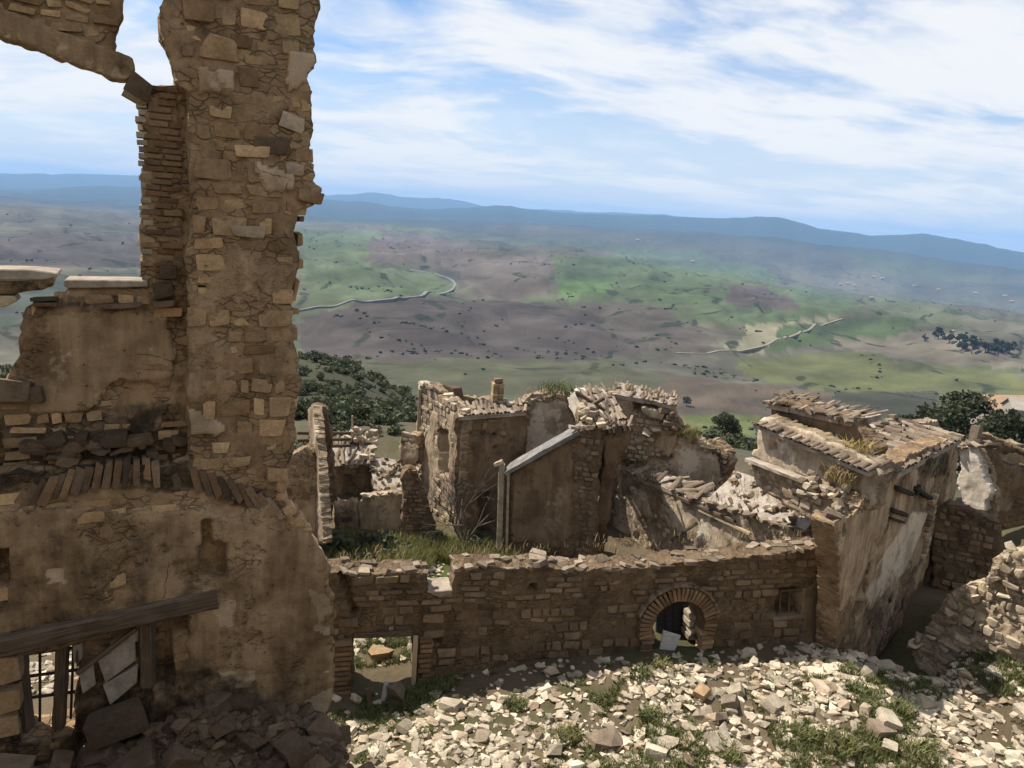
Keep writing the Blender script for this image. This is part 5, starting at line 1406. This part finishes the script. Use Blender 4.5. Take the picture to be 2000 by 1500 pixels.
def build_shade_heap():
    N = 5000
    t = RNG.uniform(-7.5, 0.9, N); s = RNG.uniform(0.15, 3.2, N)
    x = FAC.A[0] + FAC_U[0] * t + FAC.n[0] * s; y = FAC.A[1] + FAC_U[1] * t + FAC.n[1] * s
    z = ground_z(x, y)
    px, py = project(np.stack([x, y, z], -1))
    ok = (px > -80) & (px < 760) & (py < 1640) & (py > 1250)
    x, y, z, px, py = (a[ok] for a in (x, y, z, px, py))
    pick = []
    for i in range(len(x)):
        sz = float(np.clip(RNG.lognormal(-0.95, 0.35), 0.22, 0.8))
        if len(pick) > 110: break
        if all((x[i] - x[j]) ** 2 + (y[i] - y[j]) ** 2 > (0.5 * (sz + q)) ** 2 * .7 for j, q in pick): pick.append((i, sz))
    for i, sz in pick:
        if py[i] > 1540: continue
        size = (sz * 1.1, sz * .8, sz * RNG.uniform(.4, .75))
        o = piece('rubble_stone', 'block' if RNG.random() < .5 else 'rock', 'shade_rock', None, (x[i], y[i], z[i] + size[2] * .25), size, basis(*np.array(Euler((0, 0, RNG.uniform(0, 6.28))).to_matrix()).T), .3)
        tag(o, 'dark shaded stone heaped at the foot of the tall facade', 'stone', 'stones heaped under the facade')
    it = []
    for i in range(len(x)):
        q = float(np.clip(RNG.lognormal(-2.0, .45), .05, .3))
        it.append((x[i], y[i], z[i] + q * .1, q * 1.2, q * .9, q * .6, RNG.uniform(0, 6.28), RNG.normal(0, .3)))
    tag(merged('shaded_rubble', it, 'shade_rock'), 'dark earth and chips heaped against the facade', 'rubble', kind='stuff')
    def st(px_, py_, off, size, yaw, mat, label, kind='rock', tilt=.1):
        p = FAC.px(px_, py_, off)
        o = piece('boulder', kind, mat, None, p, size, FAC.rot(tilt) @ Matrix.Rotation(yaw, 4, 'Z')); tag(o, label, 'boulder')
    st(430, 1445, .9, (.9, .6, .5), .3, 'stone_d', 'grey pitted boulder at the foot of the facade')
    st(250, 1450, .8, (1.0, .6, .4), .2, 'stone_d', 'long squared block tilted under the broken window', 'block', -.4)
    st(40, 1450, .6, (.75, .6, .5), .0, 'stone_d', 'rounded dark boulder in the lower left corner')
    st(680, 1478, .7, (.75, .55, .3), .2, 'stone_d', 'flat dark slab at the right foot of the facade', 'block', -.15)
build_shade_heap()

def blades(name, P, H, mat, spread=0.35, width=0.02, label='', cat='grass'):
    """grass or weed stalks: one bent two-segment blade at every point of P"""
    n = len(P)
    P = np.asarray(P, float); H = np.asarray(H, float)
    a = RNG.uniform(0, 2 * math.pi, n); b = a + math.pi / 2 + RNG.normal(0, .4, n)
    sx = np.stack([np.cos(b), np.sin(b), np.zeros(n)], 1) * (width * RNG.uniform(.6, 1.5, n))[:, None]
    ln = np.stack([np.cos(a), np.sin(a), np.zeros(n)], 1) * (H * RNG.uniform(0.1, 1, n) * spread)[:, None]
    up = np.zeros((n, 3)); up[:, 2] = H
    V = np.concatenate([P - sx, P + sx, P + up * .6 + ln * .4 - sx * .7, P + up * .6 + ln * .4 + sx * .7, P + up + ln * 1.2], 0)
    i = np.arange(n)
    Fs = [tuple(q) for q in np.stack([i, i + n, i + 3 * n, i + 2 * n], 1)] + [tuple(q) for q in np.stack([i + 2 * n, i + 3 * n, i + 4 * n], 1)]
    me = mesh_from(name, V, Fs, M[mat])
    r = RNG.random(n)
    attr_f(me, 'rnd', np.tile(r, 5))
    o = add(name, me)
    return tag(o, label, cat, kind='stuff')
def build_grass():
    N = 420000
    x = RNG.uniform(-4, 17.5, N); y = RNG.uniform(11.5, 20.5, N)
    g = fbm(x * 0.75, y * 0.75, 0, 4, 63)
    cl = fbm(x * 3.1, y * 3.1, 0, 3, 64)
    k = yard_ok(x, y) & (g + 0.9 * cl > 0.16)
    x, y, g = x[k][:70000], y[k][:70000], g[k][:70000]
    blades('yard_grass', np.stack([x, y, ground_z(x, y) - .02], 1), RNG.uniform(.04, .13, len(x)) * (1 + .8 * sstep(g, .1, .4)), 'grass', .9, .011, 'short green weeds growing between the yard stones')
    N = 60000
    x = RNG.normal(-2.2, 2.0, N); y = RNG.normal(22.4, 2.2, N)
    k = (y > LONG.A[1] + (x - LONG.A[0]) * .237 + 2.6) & (y < 26.3) & (x > -6) & (fbm(x, y, 0, 3, 66) > -.25)
    blades('court_grass', np.stack([x[k], y[k], ground_z(x[k], y[k]) - .02], 1), RNG.uniform(.12, .5, k.sum()), 'grass', .7, .012, 'tall green grass in the court behind the wall notch')
    # dry weeds on wall tops and roofs
    P = []
    def scatter(p0, p1, n, jit):
        p0, p1 = np.asarray(p0), np.asarray(p1)
        t = RNG.random(n)
        cl = np.abs(fbm(t * 9, t * 0 + p0[0], 0, 3, 5)) > .12
        q = p0 + (p1 - p0) * t[:, None] + RNG.normal(0, jit, (n, 3)) * (1, 1, .25)
        P.append(q[cl])
    scatter(LONG.px(900, 1100, -.5), LONG.px(1650, 1058, -.6), 420, .16)
    scatter(LONG.px(650, 1110, -.5), LONG.px(790, 1108, -.6), 110, .14)
    scatter(atY(1030, 766, 29), atY(1110, 764, 29.3), 300, .22)
    scatter(atY(1200, 752, 28.8), atY(1320, 780, 28.3), 220, .22)
    scatter(atY(1520, 775, 26), atY(1600, 785, 25), 260, .2)
    scatter(atY(1420, 940, 24.5), atY(1640, 1020, 21.2), 520, .4)
    scatter(atY(1340, 845, 27), atY(1400, 880, 27), 160, .2)
    scatter(atY(1230, 915, 25.5), atY(1420, 985, 23), 140, .25)
    q = np.vstack(P)
    blades('wall_top_weeds', q, RNG.uniform(.05, .22, len(q)), 'dry', .8, .009, 'dry weeds growing on wall tops and broken roofs', 'weeds')
def weed_clump(name, p, n, rad, h, mat, label, cat='weed'):
    n = int(n * 0.9)
    an, ra = RNG.uniform(0, 6.28, n), rad * 1.5 * np.sqrt(RNG.random(n))
    q = np.asarray(p) + np.stack([ra * np.cos(an), ra * np.sin(an), RNG.normal(0, rad * .05, n)], 1)
    V, Fs, rn = [], [], []
    for k in range(n):
        a = RNG.uniform(0, 6.28); hh = h * RNG.uniform(.2, 1.15)
        d = np.array([math.cos(a), math.sin(a), 0]); s = np.array([-d[1], d[0], 0]) * .013
        b = q[k] - np.asarray(p); tip = b + d * hh * .75 + np.array([0, 0, hh]); mid = b + d * hh * .15 + np.array([0, 0, hh * .6])
        i = len(V)
        V += [b - s, b + s, mid + s, mid - s, tip]; Fs += [(i, i + 1, i + 2, i + 3), (i + 3, i + 2, i + 4)]
        rn += [RNG.random()] * 5
    me = mesh_from(name, V, Fs, M[mat]); attr_f(me, 'rnd', rn)
    return tag(add(name, me, None, p), label, cat)
def build_weeds():
    weed_clump('weed_clump', RF.px(1712, 905, -.5), 260, .25, .55, 'yellow', 'yellow-green weed clump on the tile roofed house')
    weed_clump('weed_clump', RF.px(1690, 950, -.6), 240, .3, .4, 'dry', 'dry straw weeds tumbling below the yellow weed clump')
    weed_clump('weed_clump', atY(1345, 850, 27.6), 200, .3, .45, 'yellow', 'yellow weeds beside the bare plastered back gable')
    weed_clump('weed_clump', atY(1085, 765, 29.2), 220, .5, .45, 'grass', 'green weeds crowning the bare plastered gable')
    for x, y, s, where in ((1670, 1350, .3, 'below the mouth of the alley'), (1760, 1390, .35, 'in the right of the yard below the wall stump'), (1250, 1320, .3, 'below and left of the arched gateway'),
                           (1270, 1400, .3, 'halfway between the gateway and the bottom edge'), (1640, 1465, .4, 'at the bottom edge right of centre'), (1800, 1480, .45, 'farthest right along the bottom edge'),
                           (1420, 1480, .35, 'at the bottom edge below the arched gateway'), (1010, 1380, .28, 'alone in the left of the yard'), (1110, 1440, .3, 'near the bottom left of the yard'),
                           (1290, 1300, .25, 'at the threshold of the gateway'), (1570, 1440, .3, 'just above the bottom edge right of centre')):
        p = atZ(x, y, -11.0)
        for _ in range(5): p = atZ(x, y, gz(p[0], p[1]))
        tag(weed_clump('leafy_weed', p, 240, s * .6, s * .75, 'grass', None, None), 'low dark weed tuft ' + where, 'weed', 'weed tufts among the yard stones')
build_grass()
build_weeds()

def tube(V, Fs, p0, p1, r0, r1, n=5):
    p0, p1 = np.asarray(p0, float), np.asarray(p1, float)
    d = p1 - p0; d = d / (np.linalg.norm(d) + 1e-9)
    a = np.cross(d, [0.3, 0.9, 0.2]); a /= np.linalg.norm(a); b = np.cross(d, a)
    i = len(V)
    for p, r in ((p0, r0), (p1, r1)):
        for k in range(n):
            t = 2 * math.pi * k / n
            V.append(p + (a * math.cos(t) + b * math.sin(t)) * r)
    for k in range(n):
        Fs.append((i + k, i + (k + 1) % n, i + n + (k + 1) % n, i + n + k))
def leaf_cloud(r, blobs, n, size):
    """leaf quads scattered through several clumps (centre, radii)"""
    V, Fs, rn = [], [], []
    w = np.array([b[1][0] * b[1][1] * b[1][2] for b in blobs]) ** .8; w = w / w.sum()
    for k in range(n):
        c, rad = blobs[r.choice(len(blobs), p=w)]
        d = r.normal(size=3); d /= np.linalg.norm(d)
        p = np.array(c) + d * np.array(rad) * r.uniform(.55, 1.0)
        a = r.normal(size=3); a /= np.linalg.norm(a); b = np.cross(a, r.normal(size=3)); b /= np.linalg.norm(b)
        s = size * r.uniform(.5, 1.3)
        i = len(V)
        V += [p - a * s, p - b * s * .55, p + a * s, p + b * s * .55]; Fs.append((i, i + 1, i + 2, i + 3)); rn += [r.random()] * 4
    return V, Fs, rn
def tree_meshes(seed, n=5200, nb=26, leaf=.026, wide=.42):
    """unit-height tree: trunk with limbs, and a crown of leaf clumps"""
    r = np.random.default_rng(seed)
    V, Fs = [], []
    tube(V, Fs, (0, 0, -.05), (0.01, 0, .35), .035, .024, 7)
    blobs = []
    for k in range(nb):
        a = r.uniform(0, 6.28); rr = wide * math.sqrt(r.uniform(.02, 1)); z = r.uniform(.32, .92)
        rr *= math.sqrt(max(.12, 1 - ((z - .55) / .48) ** 2))
        c = (rr * math.cos(a), rr * math.sin(a), z)
        q = r.uniform(.06, .15)
        blobs.append((c, (q * 1.2, q * 1.2, q)))
        tube(V, Fs, (0.01, 0, r.uniform(.22, .35)), c, .014, .004, 4)
    tr = mesh_from('trunk', V, Fs, M['bark'])
    V, Fs, rn = leaf_cloud(r, blobs, n, leaf)
    cr = mesh_from('crown', V, Fs, M['tree']); attr_f(cr, 'rnd', rn)
    return tr, cr
TREES = [tree_meshes(s) for s in (1, 2, 3)]
PINES = [tree_meshes(s, 700, 10, .08, .34) for s in (5, 6)]
def bush_mesh(seed, n=420, leaf=.10, mat='scrub'):
    r = np.random.default_rng(seed)
    blobs = [((r.normal(0, .28), r.normal(0, .28), r.uniform(.12, .5)), (r.uniform(.18, .34),) * 2 + (r.uniform(.16, .28),)) for k in range(7)]
    V, Fs, rn = leaf_cloud(r, blobs, n, leaf)
    me = mesh_from('bush', V, Fs, M[mat]); attr_f(me, 'rnd', rn)
    return me
BUSH = [bush_mesh(s) for s in (1, 2, 3, 4, 5)]
def tree(name, p, h, label, cat='tree', group=None, src=None, w=1.0):
    T = thing(name, label, cat, p, group)
    T.rotation_euler = (0, 0, RNG.uniform(0, 6.28)); T.scale = (h * w, h * w, h)
    a, b = (src or random.choice(TREES))
    add('trunk', a, T); add('crown', b, T)
    return T
def bush(p, s, label, group=None, hgt=1.0):
    o = add('bush', random.choice(BUSH), None, tuple(map(float, p)))
    o.rotation_euler = (0, 0, RNG.uniform(0, 6.28)); o.scale = (s, s, s * hgt)
    return tag(o, label, 'bush', group)
def build_vegetation():
    def on(px_, r):
        q = px_
        for _ in range(3):
            d = ray(q, 450); a = math.atan2(d[0], d[1])
            p = np.array([r * math.sin(a), r * math.cos(a), 0.0]); p[2] = gz(p[0], p[1]) - .1
            q += px_ - float(project(p)[0])
        return p
    tree('tree', on(1835, 72), 8.2, 'large dark tree behind the tile roofed house', src=TREES[0], w=1.15)
    tree('tree', on(1785, 78), 6.4, 'smaller dark tree left of the large one behind the roofs', src=TREES[1])
    tree('tree', on(1930, 66), 6.6, 'grey-green tree right of the large dark tree', src=TREES[2])
    tree('tree', on(1985, 62), 7.0, 'dark tree cut by the right edge of the picture', src=TREES[0])
    tree('tree', on(1900, 128), 13.0, 'lone round tree standing above the pale farmhouse', src=TREES[1])
    tree('tree', on(1415, 78), 3.4, 'round dark tree beside the bright green field', src=TREES[2])
    tree('tree', on(1340, 700), 9.0, 'tiny lone tree in the brown field', src=TREES[1])
    # scrub on the spur behind the left ruins
    K = 2600
    cp = np.where(RNG.random(K) < .88, RNG.uniform(585, 850, K), RNG.uniform(-20, 80, K))
    cr = 36 * (190 / 36) ** (RNG.random(K) ** .9)
    az = np.array([math.atan2(*ray(q, 600 + 9000 / w)[:2]) for q, w in zip(cp, cr)])
    cx, cy = cr * np.sin(az), cr * np.cos(az)
    cz = ground_z(cx, cy) - .1
    keep = (fbm(cx / 9, cy / 9, 0, 3, 9) > -.3) & ((cp < 100) | (cp < 845 - np.maximum(0, cr - 60) * .5))
    spots = []
    for k in np.nonzero(keep)[0]:
        if len(spots) >= 290: break
        sz = RNG.uniform(0.9, 2.0) * (0.75 + cr[k] / 240)
        if any((cx[k] - a) ** 2 + (cy[k] - b) ** 2 < (sz * .5) ** 2 for a, b in spots): continue
        spots.append((cx[k], cy[k]))
        lab = 'dark green scrub bush far left beyond the upper wall' if cp[k] < 100 else ('dark green scrub bush on the upper hillside behind the left ruins' if cr[k] > 95 else 'dark green scrub bush low on the hillside just behind the left ruins')
        bush((cx[k], cy[k], cz[k]), sz, lab, 'scrub on the hillside', RNG.uniform(.7, 1.2))
    for k in range(60):
        p = on(RNG.uniform(1640, 1830), RNG.uniform(150, 260))
        bush(p, RNG.uniform(2.5, 5.0), 'dark scrub bush on the slope left of the large dark tree', 'scrub on the right slope', .7)
    for k in range(24):
        p = on(RNG.uniform(1300, 1500), RNG.uniform(62, 82))
        bush(p, RNG.uniform(1.2, 2.4), 'dark bush between the houses and the bright green field', 'bushes below the green field', .8)
    for k in range(14):
        p = on(RNG.uniform(1880, 2010), RNG.uniform(58, 100))
        bush(p, RNG.uniform(1.6, 3.0), 'bush among the trees at the far right', 'bushes at the far right', .9)
    for x, y, s in ((650, 1062, 1.3), (690, 1065, 1.1), (740, 1058, 1.2), (800, 1062, 1.0), (840, 1050, 1.0), (930, 1052, .9)):
        p = atZ(x, y + 18, -12.0)
        bush(p, s, 'dark bramble at the foot of the ruins behind the low wall', 'brambles behind the low wall', .7)
    # far grove around the farm
    for k in range(22):
        t = RNG.random()
        p = ray_hit(1805 + 185 * t + RNG.normal(0, 3), 662 + 32 * t + RNG.normal(0, 5), 600)
        tree('far_tree', p, RNG.uniform(13, 24), 'dark tree in the grove on the far ridge', 'tree', 'far grove', PINES[k % 2], 1.1)
    # shrub with bare branches in front of the tall house
    B = thing('bare_tree', 'leafless grey shrub growing against the tall house', 'tree', atZ(905, 1068, -12.0))
    r = np.random.default_rng(4)
    V, Fs = [], []
    def grow(p, d, L, rad, k):
        q = p + d * L
        tube(V, Fs, p, q, rad, rad * .7, 5 if k > 2 else 3)
        if k == 0: return
        for j in range(3 if k > 1 else 2):
            nd = d + r.normal(0, .42, 3) + np.array([0, 0, .08]); nd /= np.linalg.norm(nd)
            grow(q, nd, L * r.uniform(.62, .9), rad * .62, k - 1)
    for a in ((-.5, 0, 1), (.1, -.2, 1), (.5, 0, .9), (-.2, .2, 1)):
        d = np.array(a, float); d /= np.linalg.norm(d)
        grow(np.array([0, 0, 0.]), d, .95, .045, 4)
    add('branches', mesh_from('branches', V, Fs, M['bark']), B)
build_vegetation()

# ------------------------------------------------------------------ far roads, farmhouses
def ribbon(name, pts, width, lift, mat, label):
    P = [ray_hit(*p, 500) for p in pts]
    P = np.array(P)
    t = np.linspace(0, len(P) - 1, 90)
    C = np.stack([np.interp(t, np.arange(len(P)), P[:, k]) for k in range(3)], 1)
    for _ in range(6):
        C[1:-1] = (C[:-2] + 2 * C[1:-1] + C[2:]) / 4
    C[:, 2] = np.maximum(C[:, 2], ground_z(C[:, 0], C[:, 1])) + lift
    d = np.gradient(C[:, :2], axis=0); d /= np.linalg.norm(d, axis=1)[:, None]
    nx = np.stack([-d[:, 1], d[:, 0]], 1) * width / 2
    V, Fs = [], []
    for k in range(len(C)):
        for s, dz in ((1, 0), (-1, 0), (-1, -lift - 3), (1, -lift - 3)):
            V.append((C[k, 0] + s * nx[k, 0], C[k, 1] + s * nx[k, 1], C[k, 2] + dz))
    for k in range(len(C) - 1):
        for j in range(4):
            a, b = k * 4 + j, k * 4 + (j + 1) % 4
            Fs.append((a, b, b + 4, a + 4))
    bm = bmesh.new(); bv = [bm.verts.new(v) for v in V]
    for f in Fs: bm.faces.new([bv[i] for i in f])
    bmesh.ops.recalc_face_normals(bm, faces=bm.faces)
    me = bpy.data.meshes.new(name); bm.to_mesh(me); bm.free(); me.materials.append(M[mat])
    o = add(name, me); o['kind'] = 'structure'; o['label'] = label
ribbon('road', [(560, 612), (600, 607), (650, 600), (710, 592), (770, 585), (830, 580), (866, 575), (884, 567), (890, 556), (880, 546), (850, 536), (800, 527)], 6, 2.0, 'road', 'pale raised road curving across the valley')
ribbon('track', [(1320, 690), (1380, 691), (1440, 687), (1500, 674), (1560, 652), (1610, 634), (1645, 624)], 4.5, 0.5, 'track', 'pale dirt track crossing the valley fields')
def farmhouse(p, w, d, h, yaw, label, group=None, windows=0, roofm='farroof'):
    T = thing('farmhouse', label, 'house', p, group); T.rotation_euler = (0, 0, yaw)
    x, y = w / 2, d / 2
    me = mesh_from('wall', [(-x, -y, -2), (x, -y, -2), (x, y, -2), (-x, y, -2), (-x, -y, h), (x, -y, h), (x, y, h), (-x, y, h), (-x, 0, h + d * .28), (x, 0, h + d * .28)],
                   [(0, 1, 5, 4), (1, 2, 6, 9, 5), (2, 3, 7, 6), (3, 0, 4, 8, 7)], M['farwall'])
    add('wall', me, T)
    o = .06 * w; r = h + d * .28
    me = mesh_from('roof', [(-x - o, -y - o, h - .1), (x + o, -y - o, h - .1), (x + o, 0, r + .1), (-x - o, 0, r + .1), (-x - o, y + o, h - .1), (x + o, y + o, h - .1),
                            (-x - o, -y - o, h - .35), (x + o, -y - o, h - .35), (x + o, 0, r - .15), (-x - o, 0, r - .15), (-x - o, y + o, h - .35), (x + o, y + o, h - .35)],
                   [(0, 1, 2, 3), (3, 2, 5, 4), (7, 6, 9, 8), (8, 9, 10, 11), (0, 6, 7, 1), (4, 5, 11, 10), (1, 7, 8, 2), (2, 8, 11, 5), (3, 9, 6, 0), (4, 10, 9, 3)], M[roofm])
    add('roof', me, T)
    for k in range(windows):
        cx = -x + w * (k + .5) / windows
        me = mesh_from('window', [(cx - .4, -y - .04, .9), (cx + .4, -y - .04, .9), (cx + .4, -y - .04, 2.1), (cx - .4, -y - .04, 2.1), (cx - .4, -y + .02, .9), (cx + .4, -y + .02, .9), (cx + .4, -y + .02, 2.1), (cx - .4, -y + .02, 2.1)],
                       [(0, 1, 2, 3), (0, 4, 5, 1), (1, 5, 6, 2), (2, 6, 7, 3), (3, 7, 4, 0)], M['dark'])
        add('window', me, T)
    return T
def build_far_scrub():
    N = 22000
    a = np.radians(RNG.uniform(-38, 38, N)); r = 420 * (4200 / 420) ** RNG.random(N)
    x, y = r * np.sin(a), r * np.cos(a)
    k = np.abs(fbm(x / 330, y / 330, 0, 4, 95)) < .035
    k |= (RNG.random(N) < .02)
    x, y, r = x[k][:1200], y[k][:1200], r[k][:1200]
    z = ground_z(x, y)
    it = []
    for i in range(len(x)):
        q = RNG.uniform(1.2, 3.4) * (1 + r[i] / 2200)
        it.append((x[i], y[i], z[i] + q * .2, q * 1.3, q * 1.3, q, RNG.uniform(0, 6.28), 0))
    tag(merged('far_scrub', it, 'scrub'), 'dark bushes and hedges dotted along gullies in the valley', 'bushes', kind='stuff')
build_far_scrub()
def build_farms():
    def at_r(px_, py_, r):
        d = ray(px_, py_); d = d / math.hypot(d[0], d[1]); return d * r
    p = at_r(1955, 790, 120); farmhouse((p[0], p[1], gz(p[0], p[1])), 7.0, 4.4, max(2.6, p[2] - gz(p[0], p[1])), .25, 'pale farmhouse with orange roof among the trees at right', windows=3)
    p = at_r(2005, 795, 112); farmhouse((p[0], p[1], gz(p[0], p[1])), 4.0, 3.6, max(2.6, p[2] - gz(p[0], p[1])), -.2, 'small whitish house at the right edge beside the trees', windows=2, roofm='farwall')
    for k, (x, y) in enumerate(((1352, 512), (1640, 557), (1654, 555), (1668, 560), (1705, 543), (1722, 546), (1785, 560), (1832, 567), (1905, 574), (1962, 580), (1702, 583), (1245, 470), (1975, 590), (1860, 648))):
        p = ray_hit(x, y, 900)
        s = np.linalg.norm(p) / F
        farmhouse(p, 6 * s, 4 * s, 2.0 * s, RNG.uniform(-.6, .6), 'tiny pale farmhouse far off in the valley', 'far farmhouses')
build_farms()

# ------------------------------------------------------------------ haze: the air itself
def build_haze():
    x0, y0, z0, x1, y1, z1 = -31500, -31500, -1300, 31500, 31500, 430
    me = mesh_from('haze', [(x0, y0, z0), (x1, y0, z0), (x1, y1, z0), (x0, y1, z0), (x0, y0, z1), (x1, y0, z1), (x1, y1, z1), (x0, y1, z1)],
                   [(3, 2, 1, 0), (4, 5, 6, 7), (0, 1, 5, 4), (1, 2, 6, 5), (2, 3, 7, 6), (3, 0, 4, 7)])
    mt, t = new_mat('haze')
    v = t.node('ShaderNodeVolumePrincipled', {'Color': (0.36, 0.62, 1.0, 1), 'Density': HAZE_DENSITY, 'Anisotropy': 0.0})
    out = t.node('ShaderNodeOutputMaterial')
    t.l.new(v.outputs[0], out.inputs['Volume'])
    me.materials.append(mt)
    o = add('haze', me); tag(o, 'blue distance haze lying over the valley', 'haze', kind='stuff')
build_haze()
